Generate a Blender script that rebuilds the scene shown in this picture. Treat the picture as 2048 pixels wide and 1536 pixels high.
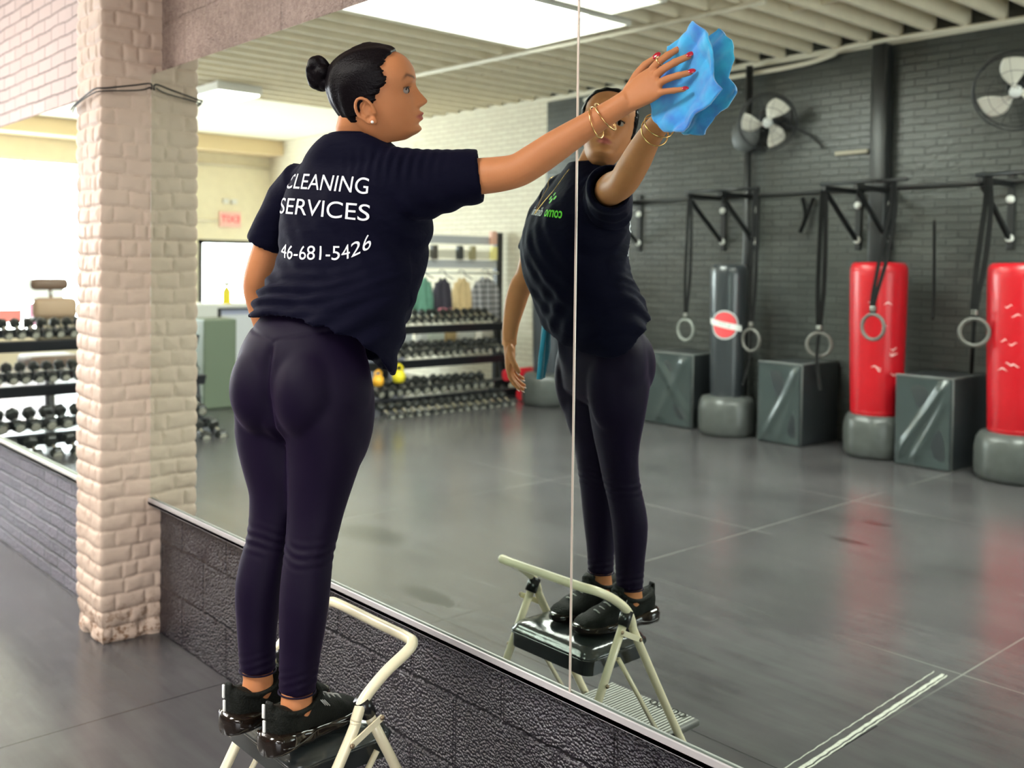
import bpy, bmesh, math, random
import numpy as np
from mathutils import Vector, Matrix
from mathutils.bvhtree import BVHTree
random.seed(7); rng = np.random.default_rng(7)
sc = bpy.context.scene
for o in list(bpy.data.objects): bpy.data.objects.remove(o)

# ---------------------------------------------------------------- camera
cam_d = bpy.data.cameras.new('camera'); cam = bpy.data.objects.new('camera', cam_d); sc.collection.objects.link(cam)
RW = [[0.6665537, -0.0262718, 0.7449939], [0.7453645, 0.0077496, -0.6666121], [0.0117397, 0.9996248, 0.0247476]]
M = Matrix(RW).to_4x4(); M.translation = Vector((0, -1.665, 1.6)); cam.matrix_world = M
cam_d.sensor_width = 36; cam_d.lens = 1985/2048*36; cam_d.shift_y = -188/2048
cam_d.clip_start = .05; cam_d.clip_end = 60
cam_d.dof.use_dof = True; cam_d.dof.focus_distance = 2.3; cam_d.dof.aperture_fstop = 3.2
sc.camera = cam
# ---------------------------------------------------------------- world, exposure, shared daylight strengths
w = bpy.data.worlds.new('world'); sc.world = w; w.use_nodes = True
w.node_tree.nodes['Background'].inputs[0].default_value = (.8, .88, 1, 1)
w.node_tree.nodes['Background'].inputs[1].default_value = 1.0
sc.view_settings.view_transform = 'Standard'; sc.view_settings.look = 'None'
sc.view_settings.exposure = 0.12; sc.view_settings.gamma = 1.0; sc.view_settings.use_curve_mapping = False
SKYLIGHT, WINDOW, LAMP = 26.0, 30.0, 12.0
sc.cycles.max_bounces = 8; sc.cycles.diffuse_bounces = 4; sc.cycles.glossy_bounces = 5
sc.cycles.sample_clamp_indirect = 5.0; sc.cycles.use_denoising = True
sc.cycles.caustics_reflective = True

# ---------------------------------------------------------------- materials
MATS = {}
def mat(name, col=(.5, .5, .5), rough=.5, metal=0.0, bump=0.0, scale=20, var=0.0, spec=.5, emis=None, sheen=0.0, coat=0.0, detail=6, dist=.01, stretch=None, trans=0):
    if name in MATS: return MATS[name]
    m = bpy.data.materials.new(name); m.use_nodes = True; nt = m.node_tree; b = nt.nodes['Principled BSDF']
    b.inputs['Base Color'].default_value = (*col, 1); b.inputs['Roughness'].default_value = rough
    b.inputs['Metallic'].default_value = metal; b.inputs['Specular IOR Level'].default_value = spec
    if sheen: b.inputs['Sheen Weight'].default_value = sheen; b.inputs['Sheen Roughness'].default_value = .4
    if coat: b.inputs['Coat Weight'].default_value = coat; b.inputs['Coat Roughness'].default_value = .15
    if emis: b.inputs['Emission Color'].default_value = (*col, 1); b.inputs['Emission Strength'].default_value = emis
    if bump or var:
        tc = nt.nodes.new('ShaderNodeNewGeometry'); src = tc.outputs['Position']
        if stretch:
            mp = nt.nodes.new('ShaderNodeMapping'); mp.inputs['Scale'].default_value = stretch
            nt.links.new(src, mp.inputs['Vector']); src = mp.outputs[0]
        n = nt.nodes.new('ShaderNodeTexNoise'); n.inputs['Scale'].default_value = scale; n.inputs['Detail'].default_value = detail
        nt.links.new(src, n.inputs['Vector'])
        if bump:
            bp = nt.nodes.new('ShaderNodeBump'); bp.inputs['Strength'].default_value = bump; bp.inputs['Distance'].default_value = dist
            nt.links.new(n.outputs[0], bp.inputs['Height']); nt.links.new(bp.outputs[0], b.inputs['Normal'])
        if var:
            mx = nt.nodes.new('ShaderNodeMix'); mx.data_type = 'RGBA'
            mx.inputs[6].default_value = (*[c*(1-var) for c in col], 1); mx.inputs[7].default_value = (*[min(1, c*(1+var)) for c in col], 1)
            nt.links.new(n.outputs[0], mx.inputs[0]); nt.links.new(mx.outputs[2], b.inputs['Base Color'])
    MATS[name] = m; return m

class NT:
    """small helper to write node graphs"""
    def __init__(s, m): s.t = m.node_tree; s.b = s.t.nodes['Principled BSDF']
    def n(s, kind, **kw):
        x = s.t.nodes.new('ShaderNode'+kind)
        for k, v in kw.items(): setattr(x, k, v)
        return x
    def l(s, a, b): s.t.links.new(a, b)
    def pos(s): return s.n('NewGeometry').outputs['Position']
    def math(s, op, a, b=None, c=None, clamp=False):
        x = s.n('Math', operation=op); x.use_clamp = clamp
        for i, v in enumerate((a, b, c)):
            if v is None: continue
            if isinstance(v, (int, float)): x.inputs[i].default_value = v
            else: s.l(v, x.inputs[i])
        return x.outputs[0]
    def noise(s, vec, scale, detail=5, rough=.55):
        x = s.n('TexNoise'); x.inputs['Scale'].default_value = scale; x.inputs['Detail'].default_value = detail; x.inputs['Roughness'].default_value = rough
        s.l(vec, x.inputs['Vector']); return x.outputs[0]
    def mix(s, f, a, b):
        x = s.n('Mix', data_type='RGBA')
        for i, v in ((0, f), (6, a), (7, b)):
            if isinstance(v, (int, float)): x.inputs[i].default_value = v
            elif isinstance(v, tuple): x.inputs[i].default_value = (*v, 1)
            else: s.l(v, x.inputs[i])
        return x.outputs[2]
    def ramp(s, f, stops):
        x = s.n('ValToRGB'); cr = x.color_ramp
        while len(cr.elements) < len(stops): cr.elements.new(.5)
        for e, (p, c) in zip(cr.elements, stops):
            e.position = p; e.color = (*c, 1) if isinstance(c, tuple) else (c, c, c, 1)
        s.l(f, x.inputs[0]); return x.outputs[0]
    def bump(s, h, strength, dist, prev=None):
        x = s.n('Bump'); x.inputs['Strength'].default_value = strength; x.inputs['Distance'].default_value = dist
        s.l(h, x.inputs['Height'])
        if prev: s.l(prev, x.inputs['Normal'])
        return x.outputs[0]

def newmat(name, rough=.6, spec=.5):
    m = bpy.data.materials.new(name); m.use_nodes = True; MATS[name] = m
    g = NT(m); g.b.inputs['Roughness'].default_value = rough; g.b.inputs['Specular IOR Level'].default_value = spec
    return m, g

def brick_mat(name, face, col, col2, mortar, bw=.205, bh=.067, rough=.6, spec=.5, bumpd=.006, noise_s=60, noise_b=.4, stain=None, msize=.006, patch=0, offx=0):
    """painted masonry; face 'x' = wall runs along X, 'y' = along Y"""
    m, g = newmat(name, rough, spec)
    p = g.pos(); sp = g.n('SeparateXYZ'); g.l(p, sp.inputs[0])
    wob = g.noise(p, 7, 3); wv = g.math('MULTIPLY', g.math('SUBTRACT', wob, .5), .022)
    cb = g.n('CombineXYZ'); g.l(g.math('ADD', sp.outputs[0 if face == 'x' else 1], offx), cb.inputs[0]); g.l(g.math('ADD', sp.outputs[2], wv), cb.inputs[1])
    br = g.n('TexBrick'); g.l(cb.outputs[0], br.inputs['Vector']); br.inputs['Scale'].default_value = 1
    br.inputs['Brick Width'].default_value = bw; br.inputs['Row Height'].default_value = bh
    br.inputs['Mortar Size'].default_value = msize; br.inputs['Mortar Smooth'].default_value = .6; br.inputs['Bias'].default_value = 0
    br.inputs['Color1'].default_value = (*col, 1); br.inputs['Color2'].default_value = (*col2, 1); br.inputs['Mortar'].default_value = (*mortar, 1)
    n1 = g.noise(p, 3.0, 6, .65); n2 = g.noise(p, noise_s, 4, .6)
    c = g.mix(g.ramp(n1, [(.35, 0.0), (.7, .6)]), br.outputs['Color'], tuple(x*.86 for x in col))
    if stain:
        ns = g.noise(p, stain[1], 6, .7)
        c = g.mix(g.ramp(ns, [(stain[2], 0.0), (stain[2]+.05, 1.0)]), c, stain[0])
    if patch:
        g.b.inputs['Roughness'].default_value = rough
    g.l(c, g.b.inputs['Base Color'])
    b1 = g.bump(n2, noise_b, .012 if noise_b >= 1 and face == 'x' and bumpd > .02 else .004); inv = g.math('SUBTRACT', 1, br.outputs['Fac'])
    b2 = g.bump(inv, .9, bumpd, b1); b3 = g.bump(n1, .5, .01, b2)
    g.l(b3, g.b.inputs['Normal'])
    return m

# ---------------------------------------------------------------- object helpers
def tagit(o, label=None, cat=None, group=None, kind=None):
    if label: o['label'] = label
    if cat: o['category'] = cat
    if group: o['group'] = group
    if kind: o['kind'] = kind
    return o
def thing(name, loc, label, cat, group=None, rz=0):
    o = bpy.data.objects.new(name, None); o.empty_display_size = .1; sc.collection.objects.link(o)
    o.location = loc; o.rotation_euler = (0, 0, rz); return tagit(o, label, cat, group)
def wmat(p):
    m = Matrix.Identity(4)
    while p is not None:
        m = Matrix.LocRotScale(p.location, p.rotation_euler, None) @ m; p = p.parent
    return m
def mesh_obj(name, V, F, m, parent=None, smooth=True, local=False, mats=None, fm=None):
    """V in world coordinates unless local"""
    V = [Vector(v) for v in V]
    if parent is not None and not local:
        inv = wmat(parent).inverted(); V = [inv @ v for v in V]
    me = bpy.data.meshes.new(name); me.from_pydata([tuple(v) for v in V], [], [tuple(f) for f in F]); me.update()
    for mm in (mats or [m]): me.materials.append(mm)
    if fm is not None: me.polygons.foreach_set('material_index', fm)
    if smooth: me.polygons.foreach_set('use_smooth', [True]*len(me.polygons))
    o = bpy.data.objects.new(name, me); sc.collection.objects.link(o)
    if parent is not None: o.parent = parent
    return o
class MB:
    def __init__(s): s.V = []; s.F = []; s.M = []; s.mi = 0
    def add(s, V, F):
        k = len(s.V); s.V += [tuple(v) for v in V]; s.F += [tuple(i+k for i in f) for f in F]; s.M += [s.mi]*len(F); return s
    def box(s, lo, hi, bev=0.0, seg=2):
        bm = bmesh.new(); bmesh.ops.create_cube(bm, size=1)
        for v in bm.verts: v.co = Vector([lo[i]+(v.co[i]+.5)*(hi[i]-lo[i]) for i in range(3)])
        if bev: bmesh.ops.bevel(bm, geom=bm.edges[:], offset=bev, segments=seg, affect='EDGES', profile=.5)
        bm.verts.index_update(); s.add([v.co for v in bm.verts], [[v.index for v in f.verts] for f in bm.faces]); bm.free(); return s
    def obox(s, c, ax, half, bev=0.0):
        """oriented box: centre, 3 axes, half sizes"""
        t = MB(); t.box([-h for h in half], list(half), bev)
        ax = [Vector(a).normalized() for a in ax]; c = Vector(c)
        return s.add([c+ax[0]*v[0]+ax[1]*v[1]+ax[2]*v[2] for v in t.V], t.F)
    def tube(s, pts, r, N=12, caps=True):
        pts = [Vector(p) for p in pts]; n = len(pts); rr = r if hasattr(r, '__len__') else [r]*n
        V = []; F = []; up = None
        for i, p in enumerate(pts):
            t = (pts[min(i+1, n-1)]-pts[max(i-1, 0)]).normalized()
            if up is None:
                up = Vector((0, 0, 1)) if abs(t.z) < .9 else Vector((1, 0, 0))
            a = (up-t*up.dot(t)).normalized(); b = t.cross(a); up = a
            for k in range(N):
                q = 2*math.pi*k/N; V.append(p+a*(rr[i]*math.cos(q))+b*(rr[i]*math.sin(q)))
        for i in range(n-1):
            for k in range(N): F.append((i*N+k, i*N+(k+1) % N, (i+1)*N+(k+1) % N, (i+1)*N+k))
        if caps: F.append(tuple(range(N))[::-1]); F.append(tuple((n-1)*N+k for k in range(N)))
        return s.add(V, F)
    def lathe(s, prof, c=(0, 0, 0), N=32, ax=(0, 0, 1)):
        ax = Vector(ax).normalized(); a = Vector((1, 0, 0)) if abs(ax.x) < .9 else Vector((0, 1, 0)); a = (a-ax*a.dot(ax)).normalized(); b = ax.cross(a)
        c = Vector(c); V = []; F = []
        for r, h in prof:
            for k in range(N):
                q = 2*math.pi*k/N; V.append(c+ax*h+a*(r*math.cos(q))+b*(r*math.sin(q)))
        for i in range(len(prof)-1):
            for k in range(N): F.append((i*N+k, i*N+(k+1) % N, (i+1)*N+(k+1) % N, (i+1)*N+k))
        F.append(tuple(range(N))[::-1]); F.append(tuple((len(prof)-1)*N+k for k in range(N)))
        return s.add(V, F)
    def ell(s, c, ax, r, N=24, K=14):
        ax = [Vector(a).normalized() for a in ax]; c = Vector(c); V = []; F = []
        V.append(c-ax[2]*r[2])
        for i in range(1, K):
            ph = math.pi*i/K
            for k in range(N):
                q = 2*math.pi*k/N
                V.append(c+ax[0]*(r[0]*math.sin(ph)*math.cos(q))+ax[1]*(r[1]*math.sin(ph)*math.sin(q))-ax[2]*(r[2]*math.cos(ph)))
        V.append(c+ax[2]*r[2]); L = len(V)-1
        for k in range(N): F.append((0, 1+(k+1) % N, 1+k)); F.append((L, L-N+k, L-N+(k+1) % N))
        for i in range(K-2):
            for k in range(N): F.append((1+i*N+k, 1+i*N+(k+1) % N, 1+(i+1)*N+(k+1) % N, 1+(i+1)*N+k))
        return s.add(V, F)
    def rings(s, R, caps=True):
        N = len(R[0]); V = [v for r in R for v in r]; F = []
        for i in range(len(R)-1):
            for k in range(N): F.append((i*N+k, i*N+(k+1) % N, (i+1)*N+(k+1) % N, (i+1)*N+k))
        if caps:
            for idx, r in ((0, R[0]), (len(R)-1, R[-1])):
                c = sum((Vector(v) for v in r), Vector())/N; V.append(c); ci = len(V)-1
                for k in range(N):
                    f = (ci, idx*N+(k+1) % N, idx*N+k); F.append(f if idx == 0 else f[::-1])
        return s.add(V, F)
    def build(s, name, m, parent=None, smooth=True, local=False, mats=None, auto=None):
        o = mesh_obj(name, s.V, s.F, m, parent, smooth, local, mats, s.M if mats else None)
        if auto: sharp(o, auto)
        return o
def sharp(o, deg=35):
    o.data.update(); bm = bmesh.new(); bm.from_mesh(o.data); lim = math.radians(deg)
    for e in bm.edges:
        if len(e.link_faces) == 2 and e.calc_face_angle(0) > lim: e.smooth = False
    bm.to_mesh(o.data); bm.free()
def ring(c, u, v, a, b, n=2.0, N=48):
    c = Vector(c); u = Vector(u); v = Vector(v); out = []
    for k in range(N):
        q = 2*math.pi*k/N; cq, sq = math.cos(q), math.sin(q)
        out.append(c+u*(a*math.copysign(abs(cq)**(2/n), cq))+v*(b*math.copysign(abs(sq)**(2/n), sq)))
    return out
def bez(pts, n=10, closed=False):
    """Catmull-Rom through the points"""
    P = [Vector(p) for p in pts]; out = []
    m = len(P)
    for i in range(m if closed else m-1):
        g = (lambda k: P[k % m]) if closed else (lambda k: P[max(0, min(m-1, k))])
        a, b, c, d = g(i-1), g(i), g(i+1), g(i+2)
        for j in range(n):
            t = j/n
            out.append(.5*((2*b)+(c-a)*t+(2*a-5*b+4*c-d)*t*t+(3*b-a-3*c+d)*t**3))
    if not closed: out.append(P[-1])
    return out
def remesh(mb, voxel, smooth=4, fac=.5):
    """union by voxels, relaxed; returns V (n,3), F list"""
    me = bpy.data.meshes.new('tmp'); me.from_pydata(mb.V, [], mb.F); o = bpy.data.objects.new('tmp', me); sc.collection.objects.link(o)
    r = o.modifiers.new('r', 'REMESH'); r.mode = 'VOXEL'; r.voxel_size = voxel; r.use_smooth_shade = True
    if smooth: s = o.modifiers.new('s', 'SMOOTH'); s.factor = fac; s.iterations = smooth
    dg = bpy.context.evaluated_depsgraph_get(); e = o.evaluated_get(dg); m2 = e.to_mesh()
    V = np.empty(len(m2.vertices)*3); m2.vertices.foreach_get('co', V); V = V.reshape(-1, 3)
    N = np.empty(len(m2.vertices)*3); m2.vertices.foreach_get('normal', N); N = N.reshape(-1, 3)
    F = [tuple(p.vertices) for p in m2.polygons]
    e.to_mesh_clear(); bpy.data.objects.remove(o); bpy.data.meshes.remove(me)
    return V, F, N
def tree(o, parent=None):
    c = o.copy(); sc.collection.objects.link(c)
    if parent is not None: c.parent = parent
    for ch in list(o.children): tree(ch, c)
    return c
def text_mesh(txt, size, step=.006, bold=False, shear=0.0, ext=0.0, xs=1.0, spacing=1.0):
    cu = bpy.data.curves.new('t', 'FONT'); cu.body = txt; cu.size = size; cu.align_x = 'CENTER'; cu.align_y = 'CENTER'; cu.resolution_u = 6
    cu.shear = shear; cu.extrude = ext; cu.space_character = spacing
    if bold: cu.offset = size*.012
    o = bpy.data.objects.new('t', cu); sc.collection.objects.link(o)
    dg = bpy.context.evaluated_depsgraph_get(); e = o.evaluated_get(dg); me = e.to_mesh()
    bm = bmesh.new(); bm.from_mesh(me); e.to_mesh_clear(); bpy.data.objects.remove(o); bpy.data.curves.remove(cu)
    for v in bm.verts: v.co.x *= xs
    if step:
        xs_ = [v.co.x for v in bm.verts]; ys_ = [v.co.y for v in bm.verts]
        for axis, lo, hi in ((0, min(xs_), max(xs_)), (1, min(ys_), max(ys_))):
            t = lo+step
            while t < hi:
                co = [0, 0, 0]; co[axis] = t; no = [0, 0, 0]; no[axis] = 1
                bmesh.ops.bisect_plane(bm, geom=bm.verts[:]+bm.edges[:]+bm.faces[:], plane_co=co, plane_no=no); t += step
    bm.verts.index_update(); V = [v.co.copy() for v in bm.verts]; F = [[v.index for v in f.verts] for f in bm.faces]; bm.free()
    return V, F

# ================================================================ SETTING
def struct(name, mb, m, smooth=False, **kw):
    o = mb.build(name, m, None, smooth, **kw); o['kind'] = 'structure'; return o
XR, XE, YB, ZC = 3.2, -15.95, -6.84, 3.66      # right end wall, lobby end wall, back wall, joist underside

# floor: black rubber sheets 1.8 x 1.2 m
m, g = newmat('rubber_floor', .3, .6)
p = g.pos(); sp = g.n('SeparateXYZ'); g.l(p, sp.inputs[0])
def seam(sock, off, per, wd):
    t = g.math('MODULO', g.math('ADD', sock, 100*per-off), per)
    d = g.math('MINIMUM', t, g.math('SUBTRACT', per, t)); return g.math('LESS_THAN', d, wd)
sx = seam(sp.outputs[0], -3.50, 1.80, .0035); sy = seam(sp.outputs[1], -1.075, 1.20, .003)
n1 = g.noise(p, 1.3, 4, .5); n2 = g.noise(p, 9, 4, .5); n3 = g.noise(p, 180, 3)
mp = g.n('Mapping'); mp.inputs['Scale'].default_value = (1.2, 9, 1); g.l(p, mp.inputs['Vector']); n4 = g.noise(mp.outputs[0], 1.6, 4, .5)
c = g.mix(g.ramp(n1, [(.3, 0.0), (.7, 1.0)]), (.048, .044, .047), (.082, .076, .080))
c = g.mix(g.math('MULTIPLY', g.ramp(n4, [(.35, 0.0), (.8, 1.0)]), .30), c, (.13, .14, .13))
c = g.mix(g.math('MULTIPLY', g.ramp(n2, [(.45, 0.0), (.75, 1.0)]), .25), c, (.055, .055, .056))
# dusty pale scuff dust in some seams, dark in the rest
dust = g.math('MULTIPLY', g.ramp(g.noise(p, .7, 2), [(.40, 0.0), (.60, 1.0)]), g.math('LESS_THAN', sp.outputs[1], -1.6))
c = g.mix(g.math('MULTIPLY', g.math('MAXIMUM', sx, sy), .8), c, g.mix(dust, (.01, .01, .012), (.22, .22, .20)))
for ex, ey, ra, rb2 in ((-4.89, -1.62, .30, .16), (-3.80, -1.22, .22, .07), (-3.2, -1.75, .10, .10), (-3.1, -4.2, .10, .05), (-3.0, -3.7, .12, .05)):
    dx_ = g.math('DIVIDE', g.math('SUBTRACT', sp.outputs[0], ex), ra); dy_ = g.math('DIVIDE', g.math('SUBTRACT', sp.outputs[1], ey), rb2)
    dd_ = g.math('ADD', g.math('ADD', g.math('MULTIPLY', dx_, dx_), g.math('MULTIPLY', dy_, dy_)), g.math('MULTIPLY', g.math('SUBTRACT', g.noise(p, 30, 4), .5), 2.2))
    c = g.mix(g.math('MULTIPLY', g.ramp(dd_, [(.55, 1.0), (1.0, 0.0)]), .75), c, (.018, .02, .02))
g.l(c, g.b.inputs['Base Color'])
r2 = g.math('ADD', .15, g.math('MULTIPLY', g.noise(p, .9, 0), .12)); g.l(r2, g.b.inputs['Roughness'])
g.l(g.bump(g.math('MAXIMUM', sx, sy), -.6, .003, g.bump(n3, .12, .002)), g.b.inputs['Normal'])
struct('floor', MB().box((XE-.1, YB-.1, -.1), (XR+.1, .3, 0)), MATS['rubber_floor'])

# mirror-side wall: three height bands, painted block
def block_mat(name, col, dark, rough, gl):
    m, g = newmat(name, rough, gl)
    p = g.pos(); sp = g.n('SeparateXYZ'); g.l(p, sp.inputs[0])
    wob = g.math('MULTIPLY', g.math('SUBTRACT', g.noise(p, 9, 3), .5), .03)
    cb = g.n('CombineXYZ'); g.l(g.math('ADD', sp.outputs[0], .13), cb.inputs[0]); g.l(g.math('ADD', sp.outputs[2], wob), cb.inputs[1])
    br = g.n('TexBrick'); g.l(cb.outputs[0], br.inputs['Vector']); br.inputs['Scale'].default_value = 1
    br.inputs['Brick Width'].default_value = .40; br.inputs['Row Height'].default_value = .2; br.inputs['Mortar Size'].default_value = .009; br.inputs['Mortar Smooth'].default_value = .8
    v = g.n('TexVoronoi'); v.inputs['Scale'].default_value = 135; g.l(p, v.inputs['Vector'])
    n1 = g.noise(p, 55, 6, .7); n0 = g.noise(p, 4, 4)
    msk = g.ramp(n0, [(.30, .35), (.62, 1.0)])
    c = g.mix(g.ramp(n1, [(.35, 0.0), (.75, 1.0)]), dark, col); g.l(c, g.b.inputs['Base Color'])
    h = g.math('MULTIPLY', g.math('SUBTRACT', g.math('MULTIPLY', n1, .5), g.math('POWER', v.outputs['Distance'], 1.5)), msk)
    g.l(g.bump(g.math('SUBTRACT', 1, br.outputs['Fac']), .8, .012, g.bump(h, 1.0, .011)), g.b.inputs['Normal'])
    return m
block_mat('black_block', (.026, .017, .030), (.008, .005, .009), .22, .8)
block_mat('cream_block', (.58, .45, .39), (.36, .26, .22), .7, .3)
brick_mat('pillar_paint', 'x', (.76, .66, .58), (.70, .61, .53), (.55, .47, .40), rough=.6, bumpd=.002, noise_b=.35, noise_s=45, stain=((.10, .06, .04), 26, .70))
brick_mat('cream_brick', 'x', (.44, .34, .31), (.38, .29, .26), (.15, .11, .10), rough=.7, bumpd=.008, noise_b=.6, noise_s=40, stain=((.20, .15, .12), 14, .68))
brick_mat('black_brick', 'x', (.12, .10, .13), (.055, .045, .065), (.012, .010, .015), rough=.30, bumpd=.03, noise_b=1.0, stain=((.75, .33, .10), 7, .755), msize=.009)
brick_mat('back_black_brick', 'x', (.060, .064, .059), (.040, .043, .040), (.030, .032, .030), rough=.30, spec=.6, bumpd=.007, noise_b=1.0, noise_s=26, stain=((.13, .13, .12), 9, .70))
brick_mat('back_white_brick', 'x', (.80, .74, .60), (.74, .67, .54), (.58, .50, .38), rough=.7, bumpd=.006, noise_b=.4, stain=((.50, .40, .30), 5, .66))
mat('lobby_plaster', (.82, .74, .55), .7, bump=.1, scale=8, var=.08)
mat('white_ceiling_paint', (.84, .75, .58), .65, bump=.15, scale=6, var=.12)
mat('deck_paint', (.66, .57, .42), .7, bump=.2, scale=5, var=.15)

struct('wall_mirror', MB().box((-4.46, .045, 0), (XR, .25, .62)), MATS['black_block'])
struct('wall_mirror_upper', MB().box((-4.46, .045, .62), (XR, .25, 4.1)), MATS['cream_block'])
struct('wall_left', MB().box((XE, -.075, 0), (-4.46, .25, .62)), MATS['black_brick'])
struct('wall_left_upper', MB().box((XE, -.075, .62), (-4.46, .25, 4.1)), MATS['cream_brick'])
struct('wall_back', MB().box((-8.89, YB-.15, 0), (XR, YB, 4.0)), MATS['back_black_brick'])
struct('wall_back_white', MB().box((XE, YB-.15, 0), (-8.89, YB, 4.0)), MATS['back_white_brick'])
struct('trim_1', MB().box((XE, YB-.15, 3.62), (XR, YB+.02, 3.68)), mat('cream_trim', (.74, .68, .55), .6))
struct('wall_right', MB().box((XR, YB, 0), (XR+.15, .25, 4.1)), mat('right_wall', (.55, .50, .44), .8))
fw_ = struct('window_5', MB().box((XR-.03, -6.0, .3), (XR-.01, -2.4, 2.7)), mat('added_side_glow', (.95, .97, 1.0), .3, emis=6.5)); fb = MB()  # unseen glowing window, added to brighten the ceiling and bags from the right
for y in (-6.03, -4.8, -3.6, -2.4): fb.box((XR-.06, y, .3), (XR-.005, y+.05, 2.7))
fb.build('window_frame', mat('added_side_frame', (.1, .1, .1), .5), fw_, False)
# lobby end wall with a storefront opening and a door opening
WY0, WY1, WZ0, WZ1 = -4.05, -.45, .45, 3.12
DY0, DY1, DZ = -6.62, -5.52, 1.98
wl = MB()
wl.box((XE-.15, YB, 0), (XE, DY0, 4.1)); wl.box((XE-.15, DY0, DZ), (XE, DY1, 4.1)); wl.box((XE-.15, DY1, 0), (XE, WY0, 4.1))
wl.box((XE-.15, WY0, WZ1), (XE, WY1, 4.1)); wl.box((XE-.15, WY0, 0), (XE, WY1, WZ0)); wl.box((XE-.15, WY1, 0), (XE, .25, 4.1))
struct('wall_lobby', wl, MATS['lobby_plaster'])
daylight = mat('daylight_glass', (.90, .95, 1.0), .3, emis=WINDOW)
fr = mat('dark_frame', (.06, .055, .05), .5)
def window(name, y0, y1, z0, z1, bars, fm, x=XE-.05):
    o = struct(name, MB().box((x-.02, y0, z0), (x, y1, z1)), daylight)
    f = MB(); t = .05
    f.box((x-.01, y0, z0), (x+.05, y0+t, z1)); f.box((x-.01, y1-t, z0), (x+.05, y1, z1))
    f.box((x-.01, y0, z0), (x+.05, y1, z0+t)); f.box((x-.01, y0, z1-t), (x+.05, y1, z1))
    for b in bars: f.box((x-.01, b-.02, z0), (x+.04, b+.02, z1))
    f.build('window_frame', fm, o, False); return o
window('window_1', WY0, WY1, WZ0, WZ1, (-3.0, -1.85), mat('pale_frame', (.75, .72, .66), .5))
dr = struct('door_1', MB().box((XE-.08, DY0, 0), (XE-.06, DY1, DZ)), daylight)
f = MB(); f.box((XE-.07, DY0, 0), (XE, DY0+.06, DZ)); f.box((XE-.07, DY1-.09, 0), (XE, DY1, DZ)); f.box((XE-.07, DY0, DZ-.07), (XE, DY1, DZ)); f.box((XE-.07, DY0, 0), (XE, DY1, .2))
f.build('door_frame', fr, dr, False)
MB().tube([(XE+.03, DY1-.14, .95), (XE+.06, DY1-.14, .97), (XE+.06, DY1-.14, 1.18), (XE+.03, DY1-.14, 1.2)], .012).build('door_handle', mat('steel', (.6, .6, .6), .3, 1), dr)

# ceiling: plank deck above joists, a flat plaster part over the lobby, a skylight well
SX0, SX1, SY0, SY1 = -6.9, -5.66, -4.66, -1.3
TX0, TX1, TY0 = -5.50, -4.98, -4.30
ck = MB()
def slab(mb, z0, z1, x0, x1, holes):
    ys = sorted({YB-.1, .1} | {h[2] for h in holes} | {h[3] for h in holes}); xs = sorted({x0, x1} | {h[0] for h in holes} | {h[1] for h in holes})
    for i in range(len(xs)-1):
        for j in range(len(ys)-1):
            cx_, cy_ = (xs[i]+xs[i+1])/2, (ys[j]+ys[j+1])/2
            if any(h[0] < cx_ < h[1] and h[2] < cy_ < h[3] for h in holes): continue
            mb.box((xs[i], ys[j], z0), (xs[i+1], ys[j+1], z1))
SX2, SX3, SY2, SY3 = -2.6, -1.2, -5.4, -2.4      # unseen skylight added to light the foreground, above the camera's side of the room
slab(ck, 3.93, 4.05, -11.6, XR, [(SX0, SX1, SY0, SY1), (TX0, TX1, TY0, SY1), (SX2, SX3, SY2, SY3)])
m, g = newmat('deck_planks', .7, .3); p = g.pos(); sp = g.n('SeparateXYZ'); g.l(p, sp.inputs[0])
t = g.math('MODULO', g.math('ADD', sp.outputs[1], 20), .19); ln = g.math('LESS_THAN', t, .012)
g.l(g.mix(ln, g.mix(g.noise(p, 5, 5), (.72, .63, .47), (.84, .75, .58)), (.25, .19, .12)), g.b.inputs['Base Color'])
struct('ceiling', ck, m)
struct('ceiling_lobby', MB().box((XE-.1, YB-.1, 3.70), (-11.6, .1, 3.80)), mat('lobby_ceiling_paint', (.86, .80, .62), .7, bump=.1, scale=4, var=.05))
jm = MATS['white_ceiling_paint']
def joist(x, y0, y1):
    mb = MB(); mb.box((x-.021, y0, ZC), (x+.021, y1, 3.93), .003, 1); o = struct('ceiling_beam', mb, jm)
holes = [(SX0, SX1, SY0, SY1), (TX0, TX1, TY0, SY1), (SX2, SX3, SY2, SY3)]
x = -4.94+.30*26
while x > -11.6:
    h = [q for q in holes if q[0]-.03 < x < q[1]+.03]
    if h:
        if YB < h[0][2]-.1: joist(x, YB, h[0][2]-.045)
        joist(x, h[0][3]+.045, .045)
    else: joist(x, YB, .045)
    x -= .30
blk = MB()
for k in range(-6, 22):
    xa = -4.94-.30*k+.021
    if any(q[0]-.35 < xa < q[1]+.1 for q in holes): continue
    blk.box((xa, -5.5-.03*(k % 2), ZC+.05), (xa+.258, -5.46-.03*(k % 2), 3.93))
struct('trim_2', blk, jm)
sky = mat('skylight_diffuser', (1, .985, .95), .4, emis=SKYLIGHT); wellm = mat('well_paint', (.85, .82, .74), .6)
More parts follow.
